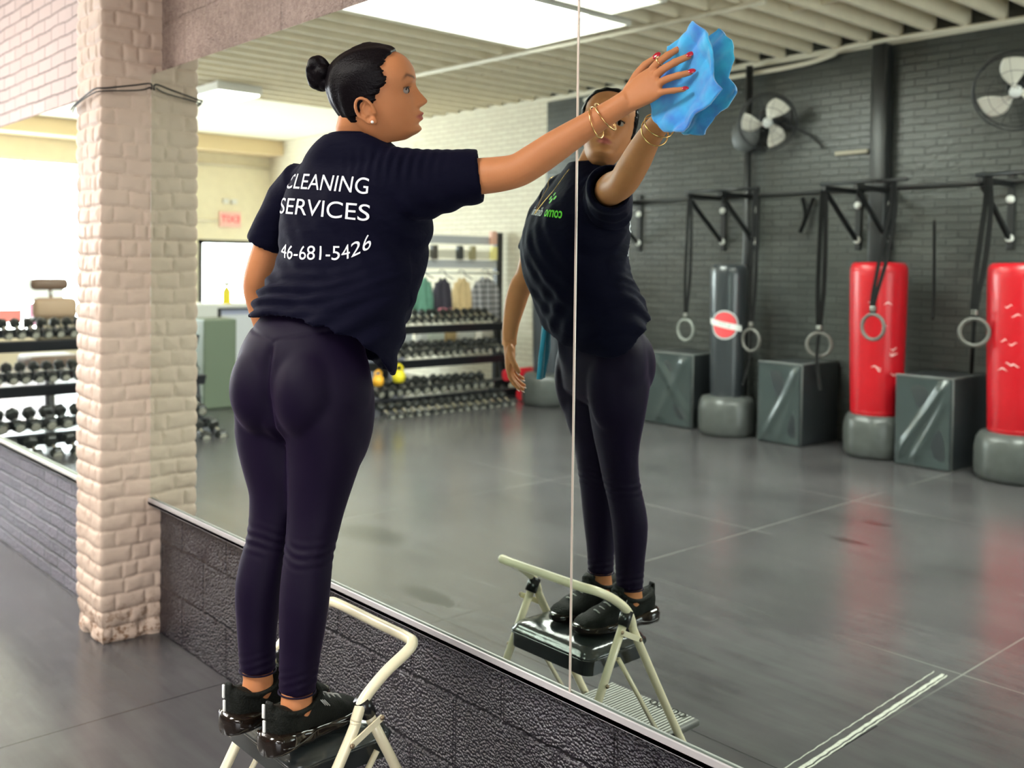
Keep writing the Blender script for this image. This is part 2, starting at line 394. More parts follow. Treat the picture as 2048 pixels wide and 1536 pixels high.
for i, q in enumerate(holes):
    wb = MB(); t = .03; z0, z1 = ZC-.02, 4.35
    wb.box((q[0]-t, q[2]-t, z0), (q[0], q[3]+t, z1)); wb.box((q[1], q[2]-t, z0), (q[1]+t, q[3]+t, z1))
    wb.box((q[0], q[2]-t, z0), (q[1], q[2], z1)); wb.box((q[0], q[3], z0), (q[1], q[3]+t, z1))
    o = struct('window_%d' % (i+2), wb, wellm)  # the last hole carries the added, unseen skylight
    MB().box((q[0], q[2], 4.02 if i else 3.80), (q[1], q[3], 4.06 if i else 3.84)).build('skylight_pane', sky, o, False)
    if i != 1: xm = (q[0]+q[1])/2; MB().box((xm-.006, q[2], 3.76), (xm+.006, q[3], 3.80)).build('skylight_bar', MATS['cream_trim'], o, False)
# pipes along the ceiling and walls
wp = mat('cream_pipe', (.78, .71, .57), .5); bp = mat('black_pipe', (.02, .021, .022), .35)
tagit(MB().tube([(-9.6, -4.66, 3.63), (-5.72, -4.80, 3.63), (-4.4, -4.82, 3.63)], .022).build('ceiling_conduit', wp), 'cream metal conduit clipped across the ceiling joists beside the skylight', 'pipe')
tagit(MB().tube(bez([(-8.2, YB+.05, 3.56), (-6.6, YB+.05, 3.55), (-5.4, YB+.05, 3.56), (-5.0, YB+.06, 3.60), (-4.7, YB+.06, 3.66), (-3, YB+.06, 3.64), (-1, YB+.06, 3.65)], 6), .025).build('wall_pipe', wp),
      'cream painted pipe running along the top of the black brick wall', 'pipe')
o = thing('downpipe', (-5.87, -6.73, 0), 'slim black vertical pipe with a round junction box on the black wall', 'pipe')
MB().tube([(-5.87, -6.74, 0), (-5.87, -6.74, 3.62)], .035).build('pipe', bp, o)
MB().lathe([(.02, 0), (.17, .0), (.17, .1), (.12, .13), (.02, .13)], (-5.87, -6.79, 2.93), 24, (0, 1, 0)).build('junction_box', mat('grey_box', (.04, .042, .042), .5), o, auto=40)
tagit(MB().box((-4.55, YB, 1.0), (-4.40, YB+.14, 3.62), .02).build('downpipe', bp), 'thick black square downpipe reaching from ceiling trim behind the rings', 'pipe')
tagit(MB().tube([(-7.6, -6.80, 2.33), (3, -6.80, 2.36)], .016).build('wall_conduit', mat('grey_conduit', (.035, .035, .035), .5)), 'thin dark horizontal conduit across the black brick wall above the brackets', 'pipe')

# ---------------------------------------------------------------- brick pillar (real relief)
def pillar():
    x0, x1, y0, y1 = -4.455, -4.16, -.208, .045
    cr = .012; per = [(x0, y1)]; nrm = [(-1, 0)]
    def seg(a, b, n):
        L = math.dist(a, b); k = max(2, int(L/.0065))
        for i in range(1, k+1):
            t = i/k; per.append((a[0]+(b[0]-a[0])*t, a[1]+(b[1]-a[1])*t)); nrm.append(n)
    seg((x0, y1), (x0, y0+cr), (-1, 0))
    for q in (30, 60): a = math.radians(180+q); per.append((x0+cr+cr*math.cos(a), y0+cr+cr*math.sin(a))); nrm.append((math.cos(a), math.sin(a)))
    seg((x0+cr, y0), (x1-cr, y0), (0, -1))
    for q in (30, 60): a = math.radians(270+q); per.append((x1-cr+cr*math.cos(a), y0+cr+cr*math.sin(a))); nrm.append((math.cos(a), math.sin(a)))
    seg((x1, y0+cr), (x1, y1), (1, 0))
    per = np.array(per); nrm = np.array(nrm); s = np.r_[0, np.cumsum(np.linalg.norm(np.diff(per, axis=0), axis=1))]
    zs = np.arange(0, 3.66, .0065); H = .0675
    S, Z = np.meshgrid(s, zs)
    # low frequency wobble
    def vn(x, y, sc_, seed):
        r_ = np.random.default_rng(seed); G = r_.random((80, 700)); x = x*sc_; y = y*sc_
        xi = np.floor(x).astype(int); yi = np.floor(y).astype(int); fx = x-xi; fy = y-yi; fx = fx*fx*(3-2*fx); fy = fy*fy*(3-2*fy)
        g_ = lambda a, b: G[a % 80, b % 700]
        return (g_(xi, yi)*(1-fx)+g_(xi+1, yi)*fx)*(1-fy)+(g_(xi, yi+1)*(1-fx)+g_(xi+1, yi+1)*fx)*fy
    Zw = Z+.012*(vn(S, Z, 11, 1)-.5)
    row = np.floor(Zw/H); fz = Zw/H-row
    # stretcher / header courses that turn the corner
    c1 = .253; c2 = c1+.295
    joints_a = [.06, c1+.10, c1+.20, c2+.11, c2+.2]; joints_b = [.14, c1+.05, c1+.155, c1+.25, c2+.06, c2+.16]
    dj = np.full(S.shape, 9.)
    for k in range(int(row.max())+1):
        mrow = row == k; js = joints_a if k % 2 else joints_b
        for j in js:
            jj = j+.02*math.sin(k*5.3+j*40); dj[mrow] = np.minimum(dj[mrow], np.abs(S[mrow]-jj))
    dz = np.minimum(fz, 1-fz)*H
    d = np.minimum(dz, dj*1.1)
    groove = -.0065*np.exp(-(d/.0055)**2)*(.45+.9*vn(S, Z, 6, 2))
    bulge = .0035*(1-np.exp(-(d/.02)**2))+.004*(vn(S+row*3.7, row*1.3, 9, 3)-.5)
    fine = .0022*(vn(S, Z, 70, 4)-.5)+.003*(vn(S, Z, 25, 5)-.5)
    base = np.where(Z < .16, -.022*vn(S, Z, 22, 6)*np.clip((.17-Z)/.12, 0, 1), 0)
    D = groove+bulge+fine+base
    V = np.stack([per[None, :, 0]+nrm[None, :, 0]*D, per[None, :, 1]+nrm[None, :, 1]*D, Z+.001*(vn(S, Z, 40, 8)-.5)], -1).reshape(-1, 3)
    n = len(s); F = [(i*n+k, i*n+k+1, (i+1)*n+k+1, (i+1)*n+k) for i in range(len(zs)-1) for k in range(n-1)]
    return V.tolist(), F
m, g = newmat('pillar_painted_brick', .6, .35); p = g.pos(); sp = g.n('SeparateXYZ'); g.l(p, sp.inputs[0])
n1 = g.noise(p, 2.5, 5); n2 = g.noise(p, 34, 6, .7)
c = g.mix(n1, (.50, .37, .29), (.60, .47, .38))
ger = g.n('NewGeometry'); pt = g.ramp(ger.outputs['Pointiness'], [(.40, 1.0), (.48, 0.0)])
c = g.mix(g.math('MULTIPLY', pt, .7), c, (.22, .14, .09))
bz = g.ramp(sp.outputs[2], [(.02, 1.0), (.22, 0.0)]); wear = g.math('MULTIPLY', g.ramp(n2, [(.50, 0.0), (.60, 1.0)]), bz)
c = g.mix(wear, c, (.20, .10, .05)); c = g.mix(g.ramp(n2, [(.71, 0.0), (.75, .8)]), c, (.16, .10, .07))
g.l(c, g.b.inputs['Base Color']); g.l(g.bump(n2, .25, .004), g.b.inputs['Normal'])
V, F = pillar()
o = mesh_obj('trim_3', V, F, m); o['kind'] = 'structure'
cab = MB(); cm = mat('black_cable', (.012, .01, .012), .5)
cab.tube(bez([(-4.462, -.228, 2.245), (-4.42, -.228, 2.262), (-4.30, -.226, 2.285), (-4.17, -.228, 2.30), (-4.142, -.19, 2.305), (-4.14, -.08, 2.33), (-4.14, -.012, 2.345), (-4.145, -.006, 2.32)], 8), .0035, 8)
cab.tube(bez([(-4.462, -.222, 2.235), (-4.38, -.230, 2.26), (-4.20, -.226, 2.285), (-4.148, -.20, 2.292), (-4.142, -.06, 2.312), (-4.14, -.012, 2.33)], 8), .003, 8)
tagit(cab.build('pillar_cable', cm), 'loose black cable looped around the top of the painted brick pillar', 'cable')

# ---------------------------------------------------------------- mirrors
mm, g = newmat('mirror_glass', 0.0); g.b.inputs['Metallic'].default_value = 1; g.b.inputs['Base Color'].default_value = (.83, .935, .865, 1)
sm = MATS['steel']; bk = mat('mirror_edge', (.56, .47, .40), .3, .2)
def mirror(x0, x1, y, z0, z1, label, thick=.03):
    o = MB().box((x0, y, z0), (x1, y+.003, z1)).build('mirror', mm, None, False)
    tagit(o, label, 'mirror', 'wall mirrors')
    MB().box((x0+.004, y+.0035, z0), (x1-.004, y+thick, z1)).build('backing_board', mat('backing', (.03, .025, .025), .8), o, False)
    for xa, xb in ((x0-.0026, x0), (x1, x1+.0026)): MB().box((xa, y-.0015, z0), (xb, y+.004, z1)).build('polished_edge', bk, o, False)
    return o
MZ0, MZ1 = .581, 2.387
mirror(-4.16, -1.6408, 0, MZ0, MZ1, 'large wall mirror reaching from the brick pillar to the vertical seam behind the cleaner', .044)
mirror(-1.6352, 1.3, 0, MZ0, MZ1, 'large wall mirror right of the vertical seam, wiped with the blue cloth', .044)
mirror(-9.5, -4.47, -.095, .583, 2.335, 'wall mirror left of the brick pillar above black brick', .019)
rl = MB()
rl.box((-4.16, -.010, MZ0-.016), (1.3, .044, MZ0-.004)); rl.box((-4.16, -.010, MZ0-.016), (1.3, -.004, MZ0+.012), .001, 1)
tagit(rl.build('mirror_rail', mat('rail_aluminium', (.50, .47, .47), .4, .2), None, False), 'long aluminium channel holding the bottom edge of the two right-hand mirrors', 'trim rail')
rl = MB(); rl.box((-9.5, -.110, .567), (-4.46, -.076, .58)); rl.box((-9.5, -.110, .567), (-4.46, -.103, .600), .001, 1)
tagit(rl.build('mirror_rail', mat('rail_pale', (.80, .78, .75), .4, .4)), 'pale channel along the bottom of the mirror left of the pillar', 'trim rail')

# ================================================================ GYM EQUIPMENT
X3, Y3, Z3 = Vector((1, 0, 0)), Vector((0, 1, 0)), Vector((0, 0, 1))
vinyl_red = mat('red_vinyl', (.44, .003, .010), .36, bump=.15, scale=9, coat=.1)
vinyl_blk = mat('black_vinyl', (.028, .032, .036), .28, bump=.2, scale=9, coat=.2)
base_blk = mat('bag_base_plastic', (.07, .074, .07), .34, bump=.2, scale=14, var=.3)
scuff = mat('white_scuff', (.85, .62, .60), .6)
def heavy_bag(x, y, r, h, m, label, scuffs=0, tilt=0.0, rb=.28):
    t = thing('punching_bag', (x, y, 0), label, 'punching bag', 'freestanding punching bags along the black wall')
    b = MB(); prof = [(.05, .0), (rb*.9, .0), (rb, .04), (rb*1.02, .12), (rb*1.02, .24), (rb*.98, .31), (rb*.88, .36), (rb*.6, .375), (.1, .38)]
    b.lathe(prof, (x, y, 0), 40); o = b.build('base', base_blk, t, auto=60)
    for v in o.data.vertices:           # eight shallow flutes round the base
        a = math.atan2(v.co.y, v.co.x); q = math.hypot(v.co.x, v.co.y)
        if .03 < v.co.z < .36: k = 1-.05*abs(math.cos(a*4))**6; v.co.x *= k; v.co.y *= k
    b = MB(); z0 = .355
    prof = [(.05, z0), (r*.86, z0), (r*.90, z0+.03), (r*.93, z0+.3), (r*.98, z0+.8), (r, h-.12), (r*.99, h-.05), (r*.94, h-.015), (r*.85, h), (.05, h+.005)]
    b.lathe(prof, (x, y, 0), 48); b.build('bag_body', m, t, auto=60)
    for zz in (z0+.04, h-.07):
        b = MB(); b.lathe([(r*.90 if zz < 1 else r*.99, -.004), ((r*.915 if zz < 1 else r*1.002), 0), (r*.90 if zz < 1 else r*.99, .004)], (x, y, zz), 48); b.build('seam_piping', m, t)
    for k in range(scuffs):
        a0 = random.uniform(.2, 1.9); wd = random.uniform(.12, .3); zz = random.uniform(.7, 1.35); rr = r*(.93+.07*(zz-.4)/1.2)+.0015
        V = []; 
        for j in range(9):
            a = a0+wd*j/8*1.4; hh = .004*math.sin(math.pi*j/8)+.0006
            for s_ in (-1, 1): V.append((x+rr*math.cos(a), y+rr*math.sin(a), zz+s_*hh+.01*math.sin(j*.7+k)))
        F = [(2*j, 2*j+1, 2*j+3, 2*j+2) for j in range(8)]
        mesh_obj('scuff_mark', V, F, scuff, t)
    return t
heavy_bag(-4.25, -6.36, .235, 1.66, vinyl_red, 'red punching bag on a grey base behind the hanging ring, between two soft boxes', 9, rb=.262)
heavy_bag(-3.06, -6.30, .238, 1.66, vinyl_red, 'red punching bag at the far right end of the row, beside the last soft box', 9, rb=.30)
lb = heavy_bag(-5.72, -6.25, .178, 1.63, vinyl_blk, 'slim black punching bag with a round red emblem and white banner', 0, rb=.27)
heavy_bag(-8.25, -6.30, .20, 1.52, mat('grey_vinyl', (.05, .056, .066), .35), 'dark grey punching bag nearest the dumbbell racks', 0, rb=.31)
# emblem on the black bag, curved with it
def on_bag(u, v, k=0.0):
    r = .178*(.93+.05*(1.06+v-.655)/.5)+.0035+k; a = math.radians(66)+(-u)/r
    return (-5.72+r*math.cos(a), -6.25+r*math.sin(a), 1.06+v)
def disc(r0, r1, k, name, m, n=40, a0=0, a1=6.2832):
    V = []; 
    for i in range(n+1):
        q = a0+(a1-a0)*i/n
        for j in range(5): rr = r0+(r1-r0)*j/4; V.append(on_bag(rr*math.cos(q), rr*math.sin(q), k))
    F = [(i*5+j, i*5+j+1, (i+1)*5+j+1, (i+1)*5+j) for i in range(n) for j in range(4)]
    mesh_obj(name, V, F, m, lb)
disc(0, .118, 0, 'emblem_disc', mat('emblem_red', (.72, .07, .08), .4)); disc(.124, .138, .0004, 'emblem_ring', mat('emblem_grey', (.55, .55, .55), .5))
V = [on_bag(-.175+.35*i/16, .028*(2*j/3-1)+.19*(-.175+.35*i/16)*-1, .0015) for i in range(17) for j in range(4)]
mesh_obj('emblem_banner', V, [(i*4+j, i*4+j+1, (i+1)*4+j+1, (i+1)*4+j) for i in range(16) for j in range(3)], mat('emblem_white', (.85, .85, .83), .5), lb)
tv, tf = text_mesh('TITLE', .05, .006, bold=True)
mesh_obj('emblem_lettering', [on_bag(v.x, v.y-.19*v.x, .0025) for v in tv], tf, mat('emblem_green', (.35, .45, .40), .5), lb)

def soft_box(x0, x1, y0, y1, h, label, folds):
    t = thing('plyometric_box', ((x0+x1)/2, (y0+y1)/2, 0), label, 'plyo box', 'soft black boxes between the punching bags')
    b = MB(); b.box((x0, y0, 0), (x1, y1, h), .015, 3); o = b.build('body', vinyl_blk, t)
    # sagging vinyl front: a finely divided face with diagonal creases
    N, K = 40, 48; V = []
    for j in range(K+1):
        for i in range(N+1):
            u = i/N; v = j/K; d = 0
            for (a, b_, c, wd, am) in folds:
                d += am*math.exp(-((u*a+v*b_-c)/wd)**2)
            e = min(u, 1-u, v, 1-v); d = .006+(d+.008*math.sin(5*u+3*v))*min(1, e*9)
            V.append((x0+.014+(x1-x0-.028)*u, y1+d, .014+(h-.028)*v))
    F = [(j*(N+1)+i, j*(N+1)+i+1, (j+1)*(N+1)+i+1, (j+1)*(N+1)+i) for j in range(K) for i in range(N)]
    mesh_obj('front_panel', V, F, mat('sagging_vinyl', (.040, .052, .052), .27, bump=.3, scale=6, coat=.25), t)
    e = MB(); pr_ = [(x0+.01, y1-.0, h), (x1-.01, y1, h), (x1, y1-.01, h-.01), (x1, y1-.01, .01)]
    e.tube(pr_, .008, 8); e.tube([(x1-.01, y1, h), (x1-.01, y0, h)], .006, 8); e.build('piping', mat('piping_grey', (.16, .17, .165), .4), t)
    return t
soft_box(-6.74, -6.10, -6.82, -6.20, .735, 'black soft plyometric box behind the cleaner, left of the black bag', [(1, .9, 1.1, .09, .02), (1, -.6, .3, .09, .015)])
soft_box(-5.33, -4.87, -6.82, -6.18, .74, 'black soft plyometric box between the black bag and the middle red bag', [(1, -.9, .12, .09, .022), (1, -.5, .5, .08, .012)])
soft_box(-3.975, -3.50, -6.82, -6.15, .74, 'black soft plyometric box between the two red bags, with deep diagonal creases', [(1, -1, -.05, .09, .03), (1, -.8, .30, .08, .02)])

# wall brackets, pull-up bars, rings
bm_ = mat('bracket_steel', (.018, .019, .02), .35, .3); bolt = mat('bolt_cap', (.85, .85, .80), .3)
def bracket(x, label):
    t = thing('wall_bracket', (x, -6.82, 2.0), label, 'bracket', 'pull-up bar brackets on the black wall')
    MB().box((x-.03, -6.84, 1.78), (x+.03, -6.815, 2.40), .004).build('wall_plate', bm_, t, False)
    MB().box((x-.022, -6.82, 2.29), (x+.022, -6.22, 2.335), .004).build('arm', bm_, t, False)
    MB().obox((x, -6.53, 2.075), ((0, .56, .43), X3, (0, -.43, .56)), (.33, .016, .016)).build('brace', bm_, t, False)
    for z in (1.87, 2.19):
        MB().lathe([(.034, 0), (.034, .012), (.02, .026), (.004, .03)], (x, -6.815, z), 16, (0, 1, 0)).build('bolt', bolt, t, auto=50)
for x, l in ((-7.361, 'black triangular wall bracket seen beside the cleaner above the first soft box'), (-6.218, 'black triangular wall bracket left of the slim pipe above the black bag'),
             (-5.822, 'black triangular wall bracket right of the slim pipe above the black bag'), (-4.709, 'black triangular wall bracket left of the thick downpipe'),
             (-4.408, 'black triangular wall bracket right at the thick downpipe above the middle red bag'), (-3.357, 'black triangular wall bracket above the far right red bag')):
    bracket(x, l)
def bar(x0, x1, label):
    tagit(MB().tube([(x0, -6.245, 2.352), (x1, -6.245, 2.352)], .017).build('pull_up_bar', bm_), label, 'pull-up bar', 'pull-up bars on brackets')
bar(-6.26, -5.40, 'black pull-up bar across the two brackets above the black bag')
bar(-4.75, -3.95, 'black pull-up bar across the brackets above the middle red bag')
bar(-3.40, -2.3, 'black pull-up bar above the far right red bag')
strap_m = mat('black_strap', (.006, .006, .006), .8, spec=.15); ring_m = mat('ring_grey', (.11, .105, .095), .4); ring_p = mat('ring_pale', (.20, .21, .19), .4)
def gym_ring(x, y, z, yaw, m, label, loose=None, ytop=-6.245):
    t = thing('gymnastic_ring', (x, y, z), label, 'gym ring', 'gymnastic rings hanging from the bars')
    a = math.radians(yaw); u = Vector((math.cos(a), math.sin(a), 0))
    pts = [Vector((x, y, z))+u*(.103*math.cos(q))+Z3*(.103*math.sin(q)) for q in np.linspace(0, 2*math.pi, 33)]
    MB().tube(pts, .015, 10, False).build('ring', m, t)
    s = MB(); zt = 2.355
    for k in (-1, 1):
        pp = bez([(x+k*.008, y, z+.09), (x+k*.012, y, z+.22), (x+k*.03, (y+ytop)/2, z+.55), (x+k*.022, ytop, zt-.25), (x+k*.006, ytop, zt+.012)], 6)
        V = []; w_ = .019
        for p_ in pp: V += [p_-u*w_, p_+u*w_]
        n = len(pp); F = [(2*i, 2*i+1, 2*i+3, 2*i+2) for i in range(n-1)]
        t2 = Vector((0, .0025, 0)); V2 = [v+t2 for v in V]
        s.add(V+V2, F+[tuple(i+2*n for i in f)[::-1] for f in F]+[(2*i, 2*i+2, 2*n+2*i+2, 2*n+2*i) for i in range(n-1)]+[(2*i+1, 2*n+2*i+1, 2*n+2*i+3, 2*i+3) for i in range(n-1)])
    s.build('strap', strap_m, t, False)
    MB().box((x-.024, y-.012, z+.13), (x+.024, y+.014, z+.17), .004).build('buckle', mat('buckle_steel', (.4, .4, .38), .3, .9), t, False)
    if loose:
        q = bez([(x, y, z+.1)]+loose, 8); V = []
        for p_ in q: V += [p_-u*.014, p_+u*.014]
        V2 = [Vector(v)+Vector((0, .003, 0)) for v in V]; n = len(q)
        F = [(2*i, 2*i+1, 2*i+3, 2*i+2) for i in range(n-1)]
        mesh_obj('loose_strap_end', V+V2, F+[tuple(i+2*n for i in f)[::-1] for f in F], strap_m, t, False)
gym_ring(-6.20, -6.21, .978, 5, ring_p, 'pale gymnastic ring hanging left of the slim black bag')
gym_ring(-5.43, -6.21, .926, 8, ring_m, 'gymnastic ring hanging right beside the slim black bag', [(-5.44, -6.2, .75), (-5.47, -6.15, .5)])
gym_ring(-4.72, -6.21, .931, -30, ring_m, 'gymnastic ring hanging over the soft box left of the middle red bag', [(-4.70, -6.15, .8), (-4.60, -6.05, .55)])
gym_ring(-4.08, -5.96, 1.13, 6, ring_m, 'gymnastic ring hanging in front of the middle red bag', None)
gym_ring(-3.30, -6.05, 1.13, -25, ring_m, 'gymnastic ring hanging left of the far right red bag', [(-3.33, -6.1, .95), (-3.42, -6.3, .78)])
tagit(MB().tube(bez([(-4.95+1.6, -6.235, 2.34), (-3.72, -6.24, 2.0), (-3.74, -6.3, 1.5), (-3.72, -6.25, 1.2)][1:], 8), .012, 8).build('hanging_strap', strap_m), 'black strap hanging alone over the brick between the two red bags', 'strap')
tagit(MB().tube(bez([(-5.28, -6.80, 2.28), (-5.22, -6.76, 2.1), (-5.27, -6.75, 1.95), (-5.2, -6.78, 2.15), (-5.16, -6.8, 2.28)], 8), .02, 8).build('hanging_strap', strap_m), 'bundled black strap hanging from the wall conduit right of the slim pipe', 'strap')

# wall fans
blade_m = mat('fan_blade', (.74, .70, .62), .4); fan_b = mat('fan_black', (.02, .02, .022), .45)
def fan(x, z, d, label, rot, r=.30):
    d = Vector(d).normalized(); t = thing('wall_fan', (x, -6.55, z), label, 'fan', 'black wall fans high on the back wall')
    c = Vector((x, -6.52, z)); a = Vector((1, 0, 0)); a = (a-d*a.dot(d)).normalized(); b = d.cross(a)
    cg = MB()
    for rr, hh in ((r, -.05), (r, .03), (r*.62, .075), (r*.3, .09)):
        cg.tube([c+d*hh+a*(rr*math.cos(q))+b*(rr*math.sin(q)) for q in np.linspace(0, 2*math.pi, 41)], .007 if rr == r else .0022, 6, False)
    for k in range(12):
        q = k*math.pi/6; u = a*math.cos(q)+b*math.sin(q)
        cg.tube([c-d*.05+u*r, c+d*.03+u*r, c+d*.075+u*r*.62, c+d*.09+u*r*.15], .0014, 5)
        cg.tube([c-d*.05+u*r, c-d*.10+u*r*.5, c-d*.11+u*.05], .0014, 5)
    cg.build('cage', fan_b, t)
    MB().lathe([(.02, -.22), (.075, -.21), (.085, -.12), (.07, -.06), (.02, -.05)], c, 24, d).build('motor', fan_b, t, auto=50)
    MB().lathe([(.045, -.02), (.05, .02), (.035, .045), (.005, .05)], c, 20, d).build('hub', mat('hub_white', (.92, .92, .9), .3), t, auto=50)
    for k in range(3):
        q0 = rot+k*2*math.pi/3; V = []; n1, n2 = 12, 8
        for i in range(n1+1):
            rr = .04+(r*.9-.04)*i/n1; wd = .30+.42*math.sin(math.pi*min(1, .12+.75*i/n1))
            for j in range(n2+1):
                s = j/n2-.5; q = q0+wd*s*1.5+.35*i/n1; V.append(c+(a*math.cos(q)+b*math.sin(q))*rr+d*(.04*s*1.3+.01))
        F = [(i*(n2+1)+j, i*(n2+1)+j+1, (i+1)*(n2+1)+j+1, (i+1)*(n2+1)+j) for i in range(n1) for j in range(n2)]
        o = mesh_obj('blade', V, F, blade_m, t); sd = o.modifiers.new('s', 'SOLIDIFY'); sd.thickness = .004
    br = MB(); br.tube([c-d*.2, Vector((x, -6.70, z+.02)), Vector((x, -6.83, z+.05))], .025); br.box((x-.07, -6.84, z-.05), (x+.07, -6.815, z+.15), .01); br.build('wall_mount', fan_b, t)
    MB().tube(bez([c-d*.2+Vector((.02, 0, 0)), (x+.30, -6.75, z-.12), (x+.42, -6.81, z-.25)], 8), .01, 6).build('cord', fan_b, t)
fan(-5.50, 3.00, (.55, .72, -.42), 'black wall fan with pale blades beside the slim pipe', 1.1, .27)
fan(-3.22, 3.02, (.25, .85, -.45), 'black wall fan with cream blades in the upper right corner', .35, .31)
tagit(MB().obox((-2.95, -6.78, 3.38), ((1, .1, .3), (0, 1, 0), (-.3, 0, 1)), (.07, .04, .05), .01).build('wall_sensor', mat('sensor_white', (.8, .8, .78), .4), None, False), 'small tilted white box on the wall above the upper right fan', 'sensor')
tagit(MB().box((-4.95, -6.84, 2.665), (-4.62+.0, -6.80, 2.70), .004).build('wooden_batten', mat('batten_wood', (.42, .37, .28), .6), None, False), 'short pale strip of wood left on the black brick wall', 'batten')

# ---------------------------------------------------------------- dumbbell racks
rack_m = mat('rack_black', (.02, .021, .026), .35, .2); db_m = mat('dumbbell_black', (.018, .019, .018), .45); db_e = mat('dumbbell_end', (.52, .50, .42), .4, .2); chrome = mat('chrome', (.75, .75, .72), .18, 1)
TIERS = [(-9.28, .86), (-9.12, .49), (-8.95, .10)]
def rack(y0, y1, label):
    t = thing('dumbbell_rack', (-9.15, (y0+y1)/2, 0), label, 'weight rack', 'three-tier dumbbell racks')
    ax = Vector((.30, 0, -.14)).normalized(); az = Vector((.14, 0, .30)).normalized()
    for y in (y0-.0, y1+.0):
        u = MB(); u.obox((-9.22, y, .42), ((-.22, 0, .84), Y3, (.84, 0, .22)), (.46, .035, .03), .004); u.obox((-9.10, y, .03), (X3, Y3, Z3), (.32, .035, .03), .004); u.build('upright', rack_m, t, False)
    for x, z in TIERS:
        s = MB()
        s.obox((x+.10, (y0+y1)/2, z), (ax, Y3, az), (.022, (y1-y0)/2, .035), .003); s.obox((x-.10, (y0+y1)/2, z+.093), (ax, Y3, az), (.022, (y1-y0)/2, .035), .003)
        s.obox((x+.14, (y0+y1)/2, z-.01), (ax, Y3, az), (.006, (y1-y0)/2, .05), .002)
        s.build('shelf', rack_m, t, False)
    return t
rack(-2.46, .0-.15, 'black dumbbell rack nearest the mirrors, partly behind the painted pillar')
rack(-6.42, -4.22, 'black dumbbell rack by the coats at the far end, full of dumbbells')
def db_mesh(r, L):
    b = MB(); b.mi = 0
    for s in (-1, 1):
        prof = [(r*.86, .0), (r, .012), (r, .058), (r*.86, .07)]
        t = MB(); t.lathe([(q, h) for q, h in prof], (s*L, 0, 0), 6, (s, 0, 0)); b.mi = 0; b.add(t.V, t.F)
        t = MB(); t.lathe([(r*.62, .0), (r*.6, .003), (.002, .003)], (s*(L+.07), 0, 0), 20, (s, 0, 0)); b.mi = 1; b.add(t.V, t.F)
    t = MB(); t.tube([(-L, 0, 0), (-L*.4, 0, 0), (0, 0, 0), (L*.4, 0, 0), (L, 0, 0)], [.012, .015, .017, .015, .012], 12); b.mi = 2; b.add(t.V, t.F)
    return b
tmpl = []
for r in (.040, .046, .052, .058):
    o = db_mesh(r, .062).build('dumbbell', None, None, True, mats=[db_m, db_e, chrome]); sharp(o, 30); tmpl.append((o, r))
used = set()
def dumbbell(k, x, y, z, lab, grp):
    o, r = tmpl[k]
    if k in used: o = o.copy(); sc.collection.objects.link(o)
    used.add(k)
    o.location = (x, y, z); o.rotation_euler = (random.uniform(0, 1.0), math.atan2(.14, .30), random.uniform(-.05, .05)); tagit(o, lab, 'dumbbell', grp)
rows = ['top', 'middle', 'bottom']
def fill(y0, y1, nm, ks):
    for ti, (x, z) in enumerate(TIERS):
        y = y0+(.42 if ti == 2 and y0 < -6 else .07)
        while y < y1-.06:
            k = ks[ti]; k = min(3, max(0, k+random.choice((0, 0, 0, 1 if ti else 0)))); r = tmpl[k][1]
            dumbbell(k, x+random.uniform(-.01, .01), y, z+.047+.035+r+.012, 'dumbbell with a grey round end on the %s shelf of the %s' % (rows[ti], nm), 'dumbbells on the %s shelf of the %s' % (rows[ti], nm))
            y += max(.108, 2*r+.012)
fill(-2.44, -.17, 'rack by the pillar', (1, 1, 3))
fill(-6.34, -4.30, 'rack by the coats', (0, 1, 2))
# loose weights in front of the bottom shelves
for i in range(15):
    y = -2.40+i*.155; dumbbell(3, -8.60, y, .056, 'large dumbbell standing on the floor in front of the rack by the pillar', 'dumbbells on the floor before the rack by the pillar')
for i in range(16):
    y = -5.95+i*.112; dumbbell(1, -8.58, y, .046, 'dumbbell on the floor in front of the rack by the coats', 'dumbbells on the floor before the rack by the coats')
def kettle(x, y, z, r, m, label):
    t = thing('kettlebell', (x, y, z), label, 'kettlebell')
    MB().lathe([(r*.5, -r*.9), (r*.85, -r*.7), (r, 0), (r*.85, r*.6), (r*.4, r*.95), (.01, r)], (x, y, z+r*.9), 24).build('weight', m, t, auto=60)
    MB().tube(bez([(x, y-r*.5, z+r*1.6), (x, y-r*.62, z+r*2.2), (x, y, z+r*2.65), (x, y+r*.62, z+r*2.2), (x, y+r*.5, z+r*1.6)], 6), r*.16, 8).build('handle', m, t)
ym = mat('yellow_vinyl', (.85, .70, .03), .35); om = mat('orange_vinyl', (.85, .42, .03), .35)
kettle(-8.83, -4.60, .31, .075, ym, 'bright yellow kettlebell lying on top of the dumbbells by the shirt hem')
kettle(-8.83, -4.33, .29, .065, om, 'orange kettlebell at the near end of the rack by the coats')
rm = mat('red_foam', (.60, .015, .03), .5)
for x, y, z, l in ((-8.78, -6.50, .30, 'red foam roller resting on the end of the lowest shelf'), (-8.66, -6.62, .075, 'red foam roller on the floor below the other red roller')):
    tagit(MB().lathe([(.02, 0), (.07, .0), (.075, .01), (.075, .40), (.07, .41), (.02, .41)], (x, y-.02, z), 28, (0, 1, 0)).build('foam_roller', rm, auto=50), l, 'foam roller')
tagit(MB().obox((-8.95, -1.6, .36), ((.1, 1, .75), (0, -.6, 1), X3), (.14, .035, .02), .006).build('jump_rope_handle', mat('red_plastic', (.75, .04, .03), .4)), 'red clip leaning between weights on the lowest shelf by the pillar', 'weight clip')

